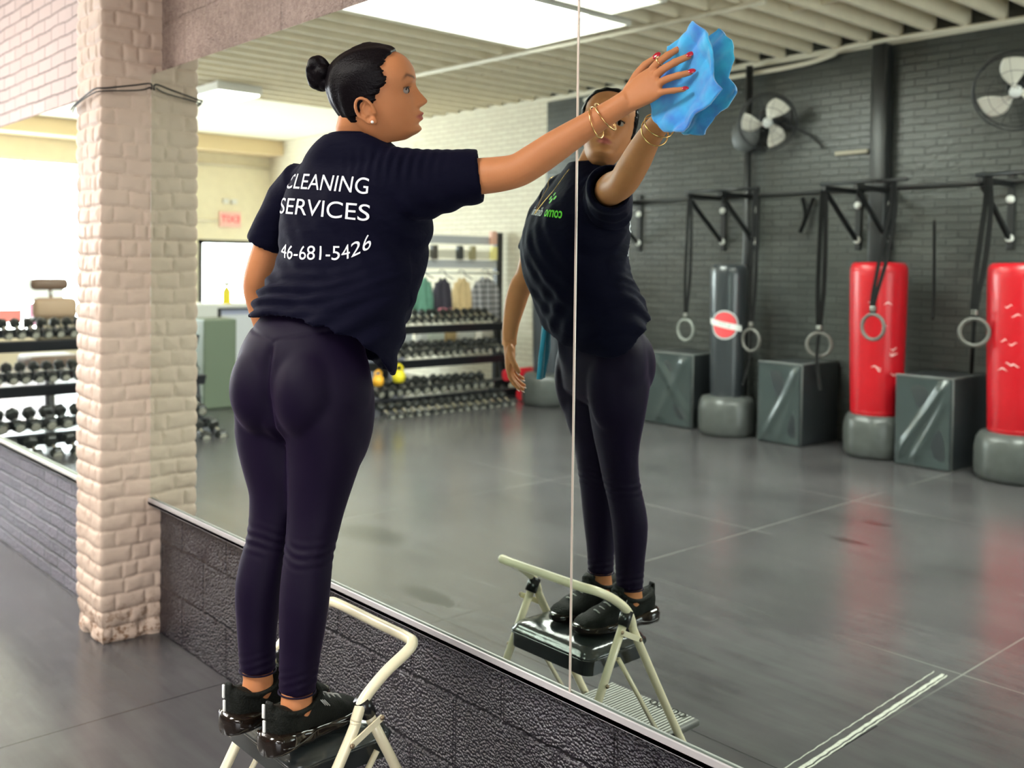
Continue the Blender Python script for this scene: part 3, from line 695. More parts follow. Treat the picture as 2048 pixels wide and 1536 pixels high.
# ---------------------------------------------------------------- coats and slat board behind the far rack
sb = thing('coat_rack', (-9.62, -5.9, 0), 'tall black-framed coat rack with white shelf boards behind the far dumbbell rack', 'coat rack')
MB().box((-9.70, -6.78, 0), (-9.62, -6.68, 2.02), .004).build('post', fan_b, sb, False)
MB().box((-9.70, -5.02, 0), (-9.62, -4.94, 2.02), .004).build('post', fan_b, sb, False)
pg = mat('board_grey', (.50, .50, .52), .6); pw = mat('board_white', (.80, .79, .76), .6)
for z, m_ in ((1.86, pg), (1.68, mat('board_cream', (.75, .70, .58), .6)), (1.56, pg)): MB().box((-9.66, -6.66, z), (-9.60, -5.02, z+.10), .003).build('board', m_, sb, False)
MB().tube([(-9.60, -6.68, 1.50), (-9.60, -5.0, 1.50)], .014).build('rail', bolt, sb)
tagit(MB().box((-9.60, -6.66, .62), (-9.46, -4.92, .65)).build('low_shelf', pg, None, False), 'low grey shelf with white boxes below the hanging coats', 'shelf')
for y in (-6.60, -5.0): pass
for y, z, c_, l in ((-5.35, 1.86, (.05, .16, .55), 'blue'), (-6.02, 1.665, (.05, .05, .05), 'black'), (-6.22, 1.665, (.35, .30, .16), 'olive'), (-5.62, 1.665, (.08, .07, .06), 'dark brown'), (-6.56, 1.86, (.8, .45, .35), 'salmon'), (-6.57, 1.665, (.85, .75, .3), 'yellow')):
    tagit(MB().box((-9.597, y-.04, z+.0), (-9.53, y+.04, z+.17), .008).build('small_box', mat('small_box_'+l.replace(' ', '_'), c_, .5), None, False), 'small %s box on the boards of the coat rack' % l, 'box')
def garment(y, w_, ztop, zbot, m, label, seed, low=None):
    t = thing('jacket', (-9.46, y, ztop), label, 'jacket', 'clothes on the coat rack')
    R = []; r_ = np.random.default_rng(seed); ph = r_.random(6)*6
    K = 14
    for j in range(K+1):
        f_ = j/K; z = ztop-(ztop-zbot)*f_; ww = w_*(.30+.70*min(1, f_*3.2)**.6)/2; dd = .05+.03*f_
        R.append([(-9.52+dd*math.sin(q)*(1+.2*math.sin(3*q+ph[0]))+.014*math.sin(9*math.cos(q)+ph[1]+f_)*min(1, f_*3), y+ww*math.cos(q), z-.05*abs(math.cos(q))*(1 if f_ < .25 else 0)*(1-f_*4)) for q in np.linspace(0, 2*math.pi, 48, endpoint=False)])
    MB().rings(R).build('body', m, t)
    for s in (-1, 1):
        MB().tube([(-9.52, y+s*w_*.26, ztop-.07), (-9.51, y+s*w_*.38, ztop-.28), (-9.50, y+s*w_*.40, zbot+.06)], [.04, .038, .034], 14).build('sleeve', m, t)
    MB().tube(bez([(-9.46, y-.12, ztop-.02), (-9.46, y, ztop+.03), (-9.47, y, ztop+.07), (-9.55, y, ztop+.085), (-9.59, y, ztop+.06)], 5), .006, 6).build('hanger', fan_b, t)
    if low: z = zbot; MB().box((-9.56, y-w_*.42, z), (-9.43, y+w_*.42, z+.16), .03).build('bag_part', low, t)
m, g = newmat('plaid_cloth', .8, .2); p = g.pos(); sp = g.n('SeparateXYZ'); g.l(p, sp.inputs[0])
a = seam(sp.outputs[1], 0, .07, .016); b = seam(sp.outputs[2], 0, .07, .016)
g.l(g.mix(g.math('MULTIPLY', g.math('ADD', a, b), .5), (.42, .40, .42), (.09, .09, .10)), g.b.inputs['Base Color'])
garment(-5.42, .30, 1.46, 1.00, mat('green_cloth', (.12, .27, .20), .8, var=.3), 'green sweater hanging at the near end of the coat rack', 1)
garment(-5.72, .26, 1.45, .92, mat('charcoal_cloth', (.035, .03, .045), .8), 'charcoal jacket with a pink and white bag hanging beside the green sweater', 2, mat('pink_white', (.75, .25, .32), .6))
garment(-6.02, .28, 1.45, .90, mat('tan_cloth', (.62, .45, .24), .8, var=.2), 'tan jacket hanging in the middle of the coat rack', 3)
garment(-6.40, .44, 1.46, .90, m, 'grey plaid shirt hanging at the far end of the coat rack', 4)
for y, wd, h, c_, l in ((-5.10, .30, .19, (.82, .84, .84), 'white box at the near end of the low shelf'), (-5.42, .10, .19, (.80, .78, .75), 'narrow white box standing on the low shelf'), (-5.62, .22, .18, (.70, .72, .62), 'pale green box on the low shelf behind the rack'),
                        (-5.84, .14, .20, (.55, .38, .18), 'brown cardboard box on the low shelf'), (-6.08, .26, .21, (.84, .80, .72), 'wide cream box on the low shelf'), (-6.46, .30, .16, (.78, .72, .64), 'cream box at the far end of the low shelf')):
    tagit(MB().box((-9.59, y-wd/2, .65), (-9.47, y+wd/2, .65+h), .012).build('storage_box', mat('storage_box_%d' % int(-y*100), c_, .6), None, False), l, 'box')

# ---------------------------------------------------------------- lobby: counter, chair, sign, ceiling lamp
ct = thing('reception_counter', (-11.2, -4.9, 0), 'white reception counter with a dark end panel in front of the glass door', 'counter')
MB().box((-11.55, -6.2, 0), (-10.95, -3.55, 1.04), .005).build('body', mat('counter_blue', (.45, .47, .62), .5), ct, False)
MB().box((-11.6, -3.55, 0), (-10.93, -3.47, 1.06), .005).build('end_panel', fan_b, ct, False)
MB().box((-11.65, -6.25, 1.06), (-10.88, -3.40, 1.10), .008).build('countertop', pw, ct, False)
for y0 in (-4.15, -4.80, -5.45): MB().box((-10.95, y0, .08), (-10.935, y0+.60, .98), .004).build('front_panel', mat('counter_white', (.82, .83, .88), .5), ct, False)
b = thing('spray_bottle', (-11.15, -3.72, 1.10), 'yellow bottle standing on the end of the reception counter', 'bottle')
MB().lathe([(.045, 0), (.05, .02), (.05, .15), (.02, .2), (.018, .22), (.01, .22)], (-11.15, -3.72, 1.10), 20).build('bottle_body', ym, b, auto=50)
MB().obox((-11.15, -3.72, 1.34), (X3, Y3, Z3), (.015, .04, .025), .005).build('nozzle', pw, b, False)
tagit(MB().box((-10.55, -3.36, .0), (-10.15, -2.98, .98), .02).build('waste_bin', mat('olive_bin', (.16, .20, .14), .5), None, False), 'tall dark olive bin between the counter and the near dumbbell rack', 'bin')
tagit(MB().box((-10.95, -3.36, .0), (-10.62, -3.02, 1.12), .01).build('white_cabinet', pw, None, False), 'narrow white cabinet standing beside the olive bin', 'cabinet')
chm = mat('brown_leather', (.22, .14, .10), .5); tanm = mat('tan_leather', (.52, .36, .24), .55)
ch = thing('barber_chair', (-10.1, -1.62, 0), 'brown padded chair with a separate headrest behind the near dumbbell rack', 'chair')
MB().obox((-10.0, -1.55, 1.37), (X3, Y3, Z3), (.05, .17, .055), .04).build('headrest', chm, ch)
MB().obox((-10.0, -1.60, 1.14), (X3, Y3, Z3), (.06, .20, .10), .05).build('backrest', tanm, ch)
MB().obox((-10.0, -1.62, .93), (X3, Y3, Z3), (.05, .19, .11), .03).build('lower_back', mat('olive_leather', (.23, .19, .13), .5), ch)
MB().tube([(-10.02, -1.57, 1.2), (-10.02, -1.56, 1.36)], .018).build('headrest_post', chrome, ch)
MB().obox((-10.22, -1.62, .62), (X3, Y3, Z3), (.25, .24, .06), .04).build('seat', chm, ch)
MB().lathe([(.02, 0), (.26, 0), (.25, .04), (.05, .07), (.045, .56), (.02, .56)], (-10.22, -1.62, 0), 28).build('pedestal', chrome, ch, auto=50)
MB().obox((-10.1, -1.62, 1.03), (X3, Y3, Z3), (.12, .25, .018), .01).build('armrest', fan_b, ch)
for y0, y1, z0, z1, c_, nm, l in ((-3.55, -1.75, .98, 1.32, (.90, .90, .90), 'white', 'blank white poster taped low in the storefront window'), (-2.95, -1.9, .66, .86, (.88, .25, .22), 'red', 'red banner poster at the foot of the storefront window'), (-3.50, -3.05, .60, .95, (.85, .40, .60), 'pink', 'pink poster at the foot of the storefront window')):
    tagit(MB().box((XE+.02, y0, z0), (XE+.026, y1, z1)).build('window_poster', mat('poster_'+nm, c_, .6, emis=.35), None, False), l, 'poster')
sg = thing('exit_sign', (XE+.03, -6.08, 2.33), 'small red and white exit sign above the glass door', 'exit sign')
MB().box((XE, -6.27, 2.20), (XE+.05, -5.89, 2.46), .006).build('housing', mat('sign_pink', (.85, .50, .46), .5), sg, False)
tv, tf = text_mesh('EXIT', .17, 0, bold=True)
mesh_obj('lettering', [(XE+.053, -6.08+v.x, 2.33+v.y) for v in tv], tf, mat('sign_red', (.80, .03, .06), .5, emis=.6), sg, False)
for i, yy in enumerate((-6.15, -6.0)): MB().box((XE, yy-.05, 2.60), (XE+.06, yy+.05, 2.68), .01).build('emergency_lamp', pw, sg, False)
tagit(MB().tube([(XE+.03, -5.36, 3.17), (XE+.03, -5.40, 2.25), (XE+.03, -5.42, 2.3), (XE+.03, -5.85, 2.3)], .02).build('lobby_pipe', wp), 'cream pipe turning beside the exit sign on the lobby wall', 'pipe')
tagit(MB().tube([(XE+.03, -5.45, 3.26), (XE+.03, -6.8, 3.26)], .022).build('lobby_pipe', wp), 'cream horizontal pipe high on the lobby wall', 'pipe')
tagit(MB().box((XE+.002, YB+.01, 3.45), (XE+.5, -.22, 3.695)).build('storefront_header', mat('header_tan', (.72, .56, .34), .6), None, False), 'tan boxed header above the storefront window', 'header')
lf = thing('ceiling_light', (-11.0, -3.65, 3.58), 'square white ceiling lamp below the far joists', 'ceiling light')
MB().box((-11.32, -3.93, 3.56), (-10.68, -3.37, 3.66), .006).build('housing', pw, lf, False)
MB().box((-11.29, -3.90, 3.545), (-10.71, -3.40, 3.56)).build('diffuser', mat('lamp_diffuser', (1, .97, .90), .4, emis=LAMP), lf, False)

# ================================================================ STEP STOOL
cream = mat('cream_enamel', (.80, .72, .50), .32, bump=.05, scale=40, coat=.3)
st = thing('step_stool', (-2.05, -.46, 0), 'cream tubular folding step stool with black padded seat under the cleaner\'s feet', 'step stool')
LX, RX, r_t = -2.238, -1.848, .0125
def leg_a(x): return [(x, -.795, .012), (x, -.679, .20), (x, -.481, .54), (x, -.455, .60)]
for nm, x, s in (('leg', LX, -1), ('leg', RX, 1)):
    MB().tube(bez([(x, -.795, .02), (x, -.68, .20), (x, -.485, .535), (x, -.462, .585)], 6), r_t, 14).build('leg', cream, st)
    MB().tube([(x, -.785, 0.0), (x, -.793, .05)], .019, 14).build('rubber_foot', mat('black_rubber', (.015, .015, .015), .5), st)
    xi = x-s*.004
    MB().tube([(xi, -.432, .60), (xi, -.369, .48), (xi, -.14, .02)], r_t*.96, 14).build('leg', cream, st)
    MB().tube([(xi, -.152, .045), (xi, -.13, 0.0)], .018, 14).build('rubber_foot', MATS['black_rubber'], st)
    MB().tube([(xi, -.446, .628), (xi, -.425, .588)], .0185, 16).build('joint_sleeve', mat('joint_black', (.012, .012, .012), .25), st)
    MB().obox((x+s*.014, -.441, .56), ((0, .08, .04), (1, 0, 0), (0, -.04, .08)), (.046, .002, .008), .001).build('link_bar', cream, st, False)
    for y, z in ((-.481, .54), (-.402, .58), (-.35, .44)):
        MB().lathe([(.006, 0), (.0055, .003), (.002, .0045)], (x+s*.0155 if z > .5 else x+s*.010, y, z), 12, (s, 0, 0)).build('rivet', mat('rivet_bronze', (.30, .22, .14), .4, .8), st)
hd = bez([(LX, -.462, .585), (LX, -.440, .628), (LX, -.385, .672), (LX, -.325, .705), (LX+.012, -.300, .716), (LX+.045, -.292, .718), (-2.04, -.292, .718), (RX-.045, -.292, .718), (RX-.012, -.300, .716), (RX, -.325, .705), (RX, -.385, .672), (RX, -.440, .628), (RX, -.462, .585)], 7)
MB().tube(hd, r_t*1.02, 14).build('handle', cream, st)
# seat: metal tray with a buttoned vinyl cushion
sx0, sx1, sy0, sy1 = -2.222, -1.892, -.588, -.328
def rrect(x0, x1, y0, y1, r, z, n=8):
    out = []
    for cx_, cy_, a0 in ((x1-r, y1-r, 0), (x0+r, y1-r, 90), (x0+r, y0+r, 180), (x1-r, y0+r, 270)):
        for k in range(n+1): a = math.radians(a0+90*k/n); out.append(Vector((cx_+r*math.cos(a), cy_+r*math.sin(a), z)))
    return out
R = [rrect(sx0, sx1, sy0, sy1, .03, z) for z in (.452, .456, .488, .492)]
MB().rings(R).build('seat_pan', mat('seat_pan_black', (.02, .024, .024), .22, coat=.5), st, auto=40)
R = []
for z, i in ((.493, .0), (.497, -.004), (.503, -.004), (.507, .002), (.512, .004), (.520, .010), (.526, .024), (.5295, .045), (.5315, .075), (.5325, .10)):
    R.append(rrect(sx0+i, sx1-i, sy0+i, sy1-i, max(.008, .032-i*.2), z))
MB().rings(R).build('cushion', mat('cushion_vinyl', (.030, .036, .036), .2, bump=.35, scale=22, coat=.4, detail=2), st)
MB().tube(rrect(sx0-.002, sx1+.002, sy0-.002, sy1+.002, .032, .495)+[Vector((sx1+.002, sy1-.032, .495))], .0035, 8, False).build('seat_piping', MATS['seat_pan_black'], st)
# ribbed lower step with raised lettering
sp_ = MB(); ty0, ty1, tx0, tx1, tz = -.80, -.60, -2.352, -1.875, .205
sp_.box((LX+.012, ty0, tz-.02), (RX-.012, ty1, tz), .006); sp_.build('lower_step', mat('step_grey', (.085, .085, .078), .5), st)
rb_ = MB(); x = LX+.022
while x < RX-.02: rb_.box((x, ty0+.01, tz), (x+.0055, ty1-.008, tz+.004)); x += .0125
o = rb_.build('step_ribs', mat('rib_grey', (.36, .36, .33), .5), st, False); o['kind'] = 'stuff'
tv, tf = text_mesh('COSCO', .042, 0, bold=True, shear=.3)
mesh_obj('step_lettering', [(-1.965-v.x, -.775-v.y, tz+.0055) for v in tv], tf, MATS['joint_black'], st, False)
for x in (LX, RX): MB().tube([(x, -.61, tz-.01), (x, -.50, .36), (x, -.405, .50)], .007, 10).build('step_link', cream, st)

# ================================================================ PERSON
pr_ = thing('person', (-2.0, -.50, .535), 'person in black T-shirt and dark leggings standing on a step stool wiping the mirror', 'person')
def fr(yaw):            # yaw: degrees left of +Y; returns (right side, forward)
    a = math.radians(yaw); return Vector((math.cos(a), math.sin(a), 0)), Vector((-math.sin(a), math.cos(a), 0))
SD, FW = fr(18)
def itab(T, z):
    T = np.array(T, float); T = T[T[:, 0].argsort()]; return [float(np.interp(z, T[:, 0], T[:, i])) for i in range(1, T.shape[1])]
# z, cx, cy, half width (side), half depth
LEGR = [(.60, -1.939, -.558, .036, .036), (.64, -1.942, -.556, .041, .037), (.69, -1.940, -.553, .044, .040), (.74, -1.938, -.550, .047, .043), (.79, -1.935, -.547, .052, .048), (.84, -1.934, -.544, .056, .051), (.89, -1.939, -.537, .057, .052), (.94, -1.946, -.527, .055, .052),
        (.99, -1.950, -.515, .061, .052), (1.04, -1.951, -.506, .068, .054), (1.09, -1.949, -.498, .076, .062), (1.14, -1.944, -.492, .085, .071), (1.19, -1.940, -.488, .090, .080), (1.24, -1.937, -.488, .090, .088), (1.30, -1.940, -.49, .088, .09)]
LEGL = [(.60, -2.080, -.578, .036, .036), (.66, -2.081, -.579, .042, .038), (.71, -2.083, -.580, .043, .041), (.76, -2.085, -.579, .046, .044), (.81, -2.086, -.577, .052, .049), (.86, -2.086, -.573, .056, .051), (.91, -2.085, -.563, .056, .050), (.96, -2.083, -.549, .054, .049),
        (1.01, -2.081, -.540, .060, .050), (1.06, -2.080, -.534, .066, .054), (1.11, -2.087, -.532, .080, .066), (1.16, -2.096, -.532, .087, .076), (1.21, -2.100, -.532, .092, .084), (1.26, -2.09, -.525, .090, .088), (1.30, -2.085, -.52, .086, .088)]
PEL = [(1.19, -2.012, -.505, .120, .050), (1.225, -2.013, -.500, .160, .098), (1.28, -2.012, -.503, .174, .108), (1.32, -2.015, -.504, .178, .112), (1.36, -2.019, -.503, .172, .116), (1.40, -2.026, -.500, .156, .116), (1.44, -2.028, -.490, .140, .108), (1.48, -2.026, -.470, .126, .096), (1.53, -2.020, -.450, .112, .088)]
def column(T, dz=.02, off=0.0, n=2.15, z0=None, z1=None, N=48):
    z0 = T[0][0] if z0 is None else z0; z1 = T[-1][0] if z1 is None else z1
    R = []
    for z in np.arange(z0, z1+1e-6, dz):
        cx_, cy_, a, b = itab(T, z); R.append(ring((cx_, cy_, z), SD, FW, a+off, b+off, n, N))
    return R
PC = Vector((-2.016, -.508, 0))
def butt(off=0.0):
    mb = MB()
    for s in (1, -1):
        mb.ell(PC+SD*(s*.066)-FW*.040+Z3*1.312, (SD, FW, Z3), (.082+off, .088+off, .112+off), 32, 20)
        mb.ell(PC+SD*(s*.105)+FW*.01+Z3*1.27, (SD, FW, Z3), (.070+off, .095+off, .16+off), 28, 18)
    mb.ell(PC-FW*.045+Z3*1.335, (SD, FW, Z3), (.10, .068, .095), 28, 18)
    return mb
lg = MB(); lg.rings(column(LEGR, z0=.645)); lg.rings(column(LEGL, z0=.655)); lg.rings(column(PEL)); b_ = butt(); lg.add(b_.V, b_.F)
V, F, N_ = remesh(lg, .0045, 24)
# cleft seam, knee and ankle creases
P2 = V-np.array(PC); sd = np.array(SD[:2]); fw = np.array(FW[:2]); ss = P2[:, :2] @ sd; ff = P2[:, :2] @ fw
gw = np.exp(-(ss/.010)**2)*((V[:, 2] > 1.19) & (V[:, 2] < 1.425) & (ff < 0))*np.clip((1.43-V[:, 2])/.03, 0, 1)
V = V+N_*(-.009*gw)[:, None]
ys = 1.425+.030*np.clip(np.abs(ss)/.14, 0, 1)**.8           # curved yoke seam rising to the sides
V = V+N_*(-.0022*np.exp(-((V[:, 2]-ys)/.004)**2)*(ff < .05))[:, None]
def folds(V, N_, spec):
    d = np.zeros(len(V))
    for c, dirv, wd, ln, am, fq in spec:
        r = V-np.array(c); t = np.array(dirv)/np.linalg.norm(dirv); al = r @ t; pe = r-al[:, None]*t
        z = r[:, 2]-al*t[2]
        d += am*np.exp(-(al/ln)**2-(np.linalg.norm(pe, axis=1)/(wd*6))**2)*np.cos(z/wd*fq)
    return V+N_*d[:, None]
for leg_c, zk in (((-1.948, -.52), .955), ((-2.084, -.556), .965)):
    dd = np.hypot(V[:, 0]-leg_c[0], V[:, 1]-leg_c[1]) < .075
    V = V+N_*(dd*.0013*np.sin((V[:, 2]+.3*ss)*2*math.pi/.021+4*np.sin(ss*30))*np.exp(-((V[:, 2]-zk)/.03)**2))[:, None]
    V = V+N_*(dd*.0011*np.sin((V[:, 2]-.4*ss)*2*math.pi/.018)*np.exp(-((V[:, 2]-.68)/.03)**2))[:, None]
m, g = newmat('legging_fabric', .62, .3); p = g.pos(); nn = g.noise(p, 500, 2)
g.b.inputs['Specular IOR Level'].default_value = .12; g.b.inputs['Base Color'].default_value = (.0042, .0012, .0110, 1); g.b.inputs['Sheen Weight'].default_value = .05; g.b.inputs['Sheen Roughness'].default_value = .45; g.b.inputs['Sheen Tint'].default_value = (.55, .35, .75, 1)
g.l(g.bump(nn, .15, .001), g.b.inputs['Normal'])
mesh_obj('leggings', V.tolist(), F, m, pr_)
hm = MB()
for T, z in ((LEGR, .647), (LEGL, .657)):
    hm = MB(); cx_, cy_, a, b = itab(T, z); q = ring((cx_, cy_, z), SD, FW, a+.0005, b+.0005, 2.1, 40); hm.tube(q+[q[0]], .0022, 6, False); hm.build('legging_hem', m, pr_)

# ---- T-shirt
SH = [(1.34, -1.985, -.475, .184, .105), (1.38, -1.996, -.470, .188, .136), (1.42, -2.003, -.458, .190, .148), (1.46, -2.006, -.446, .192, .151), (1.50, -2.010, -.430, .194, .149), (1.54, -2.014, -.408, .194, .147), (1.58, -2.016, -.384, .188, .143),
      (1.62, -2.016, -.372, .184, .144), (1.66, -2.013, -.369, .186, .146), (1.70, -2.005, -.370, .187, .143), (1.74, -1.998, -.374, .184, .132), (1.78, -1.992, -.380, .176, .112), (1.82, -1.985, -.385, .150, .090), (1.855, -1.978, -.394, .120, .082), (1.880, -1.972, -.398, .088, .074), (1.896, -1.969, -.398, .068, .066)]
SDt, FWt = fr(22)
HEM = [(-40, 1.458), (-10, 1.425), (10, 1.39), (30, 1.355), (48, 1.345), (75, 1.35), (100, 1.37), (125, 1.40), (150, 1.425), (180, 1.455), (205, 1.464), (225, 1.470), (245, 1.476), (270, 1.480), (295, 1.474), (320, 1.458)]
def hem_z(a): return float(np.interp((a+40) % 360-40, [h[0] for h in HEM], [h[1] for h in HEM]))
def torso_ring(t, off=0.0, N=96, lo=None, hi=1.56, up=0.0):
    out = []
    for k in range(N):
        q = 2*math.pi*k/N; dv = SDt*math.cos(q)+FWt*math.sin(q); a = math.degrees(math.atan2(dv.y, dv.x))
        z = hem_z(a)+(hi-hem_z(a))*t+up; cx_, cy_, A, B = itab(SH, z)
        cq, sq = math.cos(q), math.sin(q); n = 2.2
        out.append(Vector((cx_, cy_, z))+SDt*((A+off)*math.copysign(abs(cq)**(2/n), cq))+FWt*((B+off)*math.copysign(abs(sq)**(2/n), sq)))
    return out
R = [torso_ring(0, -.03, up=.05), torso_ring(0, -.018, up=.03), torso_ring(0, -.010, up=.004)]+[torso_ring(t) for t in (0, .03, .1, .2, .35, .5, .65, .8)]
for z in np.arange(1.56, 1.897, .016):
    cx_, cy_, A, B = itab(SH, z); R.append([Vector((cx_, cy_, z))+SDt*(A*math.copysign(abs(math.cos(q))**(2/2.2), math.cos(q)))+FWt*(B*math.copysign(abs(math.sin(q))**(2/2.2), math.sin(q))) for q in [2*math.pi*k/96 for k in range(96)]])
ts = MB(); ts.rings(R)
def sleeve(pts, ax_up):
    """pts: (centre, radius along up, radius across); hollow at the cuff"""
    R = []; P = [Vector(p[0]) for p in pts]; n = len(P)
    for i, (c, a, b) in enumerate(pts):
        t = (P[min(i+1, n-1)]-P[max(i-1, 0)]).normalized(); u = Vector(ax_up); u = (u-t*u.dot(t)).normalized(); v = t.cross(u)
        R.append(ring(P[i], u, v, a, b, 2.1, 48))
    t = (P[-1]-P[-2]).normalized(); u = Vector(ax_up); u = (u-t*u.dot(t)).normalized(); v = t.cross(u); a, b = pts[-1][1:]
    for k, f_ in ((.0, .008), (-.03, .012), (-.045, .02)): R.append(ring(P[-1]+t*k, u, v, a-f_, b-f_, 2.1, 48))
    return R
ts.rings(sleeve([((-1.93, -.40, 1.755), .085, .075), ((-1.86, -.345, 1.780), .086, .070), ((-1.80, -.285, 1.788), .076, .062), ((-1.765, -.250, 1.795), .066, .058), ((-1.732, -.215, 1.802), .060, .056)], (0, 0, 1)))
ts.ell((-1.842, -.335, 1.752), (SDt, FWt, Z3), (.055, .062, .062))
ts.rings(sleeve([((-2.09, -.418, 1.800), .060, .062), ((-2.150, -.428, 1.792), .058, .060), ((-2.200, -.438, 1.752), .053, .058), ((-2.240, -.448, 1.70), .047, .056), ((-2.274, -.455, 1.645), .045, .056)], (1, 0, .3)))
ts.ell((-2.10, -.412, 1.822), (SDt*.9+Z3*.42, FWt, Z3*.9-SDt*.42), (.095, .060, .040), 28, 16)
for s in (1, -1): ts.ell(Vector((-2.0, -.385, 1.665))+SDt*(s*.072)+FWt*.088, (SDt, FWt, Z3), (.070, .062, .072))
V, F, N_ = remesh(ts, .005, 6)
P2 = V-np.array((-2.01, -.42, 0)); sdt = np.array(SDt[:2]); fwt = np.array(FWt[:2]); ss = P2[:, :2] @ sdt; ff = P2[:, :2] @ fwt; z = V[:, 2]
d = np.zeros(len(V))
# bunched folds over the left hip, running out across the back
env = np.exp(-((z-1.530-.10*np.clip(ss, -.2, .2))/.050)**2)*(1/(1+np.exp((ss-.08)/.05)))
env = env*(1/(1+np.exp((ff-.02)/.03)))
d += .0075*env*np.sin((z-.18*ss-.5*ss**2)*2*math.pi/.028+2.2*np.sin(ss*19))
env = np.exp(-((z-1.60)/.07)**2)*(1/(1+np.exp((ss+.02)/.05)))*.5
d += .005*env*(1/(1+np.exp((ff-.0)/.03)))*np.sin((z+.45*ss)*2*math.pi/.045)
# drag lines from the raised arm down the right side and front
r_ = np.hypot(V[:, 0]+1.86, V[:, 1]+.33)
env = np.exp(-((z-1.66)/.10)**2)*np.exp(-(r_/.20)**2)
d += .0045*env*np.sin((z*.55+ss*1.0)*2*math.pi/.055)
env = np.exp(-((z-1.52)/.14)**2)*(ff > .02)
d += .0025*env*np.sin((ss*1.1+z*.25)*2*math.pi/.085+1.0+2*np.sin(z*21))
env = np.exp(-((z-1.45)/.09)**2)*(1/(1+np.exp((-ss+.02)/.04)))
d += .0045*env*np.sin((z*1.0-ss*.9)*2*math.pi/.070)
d += .003*np.sin(V[:, 0]*31+V[:, 1]*17)*np.sin(z*23+ff*9)
env = np.exp(-((z-1.825)/.035)**2)*np.exp(-((V[:, 0]+1.83)/.07)**2)
d += .0035*env*np.sin((V[:, 0]+.6*V[:, 1])*2*math.pi/.026)
V = V+N_*d[:, None]
m, g = newmat('tshirt_cotton', .78, .25); p = g.pos()
g.b.inputs['Specular IOR Level'].default_value = .08; g.b.inputs['Base Color'].default_value = (.0016, .0015, .0090, 1); g.b.inputs['Sheen Weight'].default_value = .03; g.b.inputs['Sheen Roughness'].default_value = .5; g.b.inputs['Sheen Tint'].default_value = (.45, .42, .75, 1)
mp = g.n('Mapping'); mp.inputs['Scale'].default_value = (1, 1, 2.2); g.l(p, mp.inputs['Vector'])
g.l(g.bump(g.noise(mp.outputs[0], 16, 3, .5), .35, .012, g.bump(g.noise(p, 600, 2), .12, .001)), g.b.inputs['Normal'])
ts_o = mesh_obj('tshirt', V.tolist(), F, m, pr_)
ts_bvh = BVHTree.FromPolygons([Vector(v) for v in V], F)
cl = MB(); q = ring((-1.968, -.396, 1.895), SDt, FWt, .0605, .0585, 2.0, 48); q = [v+Z3*(-.020*max(0, (v-Vector((-1.968, -.396, 1.895))).dot(FWt)/.058)) for v in q]
cl.tube(q+[q[0]], .0055, 8, False); cl.build('collar', m, pr_)
def on_shirt(V2, org, right, up, out, k=.0014):
    res = []
    for v in V2:
        o_ = Vector(org)+right*v[0]+up*v[1]+out*.4
        hit, nrm, i_, dist = ts_bvh.ray_cast(o_, -out, 1.0)
        res.append((hit+nrm*k) if hit is not None else None)
    ok = [r for r in res if r is not None]
    return [r if r is not None else ok[0] for r in res], [r is not None for r in res]
def print_text(txt, size, org, yaw, tilt, col, name, shear=0.0, xs=1.0, back=True, bend=None, bold=False, spacing=1.0):
    s_, f_ = fr(yaw); out = -f_ if back else f_; right = s_ if back else -s_
    tv, tf = text_mesh(txt, size, .006, shear=shear, xs=xs, bold=bold, spacing=spacing)
    pts = []
    for v in tv:
        x, y = v.x, v.y
        if bend: x, y = bend(x, y)
        a = math.radians(tilt); pts.append((x*math.cos(a)-y*math.sin(a), x*math.sin(a)+y*math.cos(a)))
    P, ok = on_shirt(pts, org, right, Z3, out)
    tf = [f for f in tf if all(ok[i] for i in f) and max((P[f[i]]-P[f[i-1]]).length for i in range(len(f))) < .03]
    return mesh_obj(name, P, tf, mat(name+'_ink', col, .6), pr_, False)
wht = (.82, .82, .86)
BY = 38
print_text('CLEANING', .052, (-1.914, -.552, 1.780), BY, -5, wht, 'shirt_lettering', xs=.95)
print_text('SERVICES', .053, (-1.919, -.553, 1.721), BY, -5, wht, 'shirt_lettering', xs=1.18)
print_text('46-681-5426', .046, (-1.901, -.560, 1.621), BY, 0, wht, 'shirt_number', xs=1.02, bend=lambda x, y: (x, y+max(0, x-.04)**2*3.5*1.4+max(0, -x-.06)**2*2))
print_text('dinami', .036, (-2.045, -.3, 1.752), 2, 6, wht, 'chest_lettering', shear=.5, back=False, xs=.8)
print_text('como', .040, (-1.950, -.3, 1.745), 2, 6, (.12, .65, .02), 'chest_lettering_green', shear=.4, back=False, xs=.85, bold=True)
dt = MB()
for x, y, r in ((-.0, .0, .0075), (.018, .010, .006), (-.016, .008, .006), (.004, .020, .005)): dt.lathe([(r, 0), (r*.95, .001), (.001, .0012)], (x, y, 0), 14)
P, ok = on_shirt([(v[0], v[1]) for v in dt.V], (-1.995, -.3, 1.780), -fr(2)[0], Z3, fr(2)[1], .002); mesh_obj('chest_emblem', P, dt.F, MATS['chest_lettering_green_ink'], pr_, False)

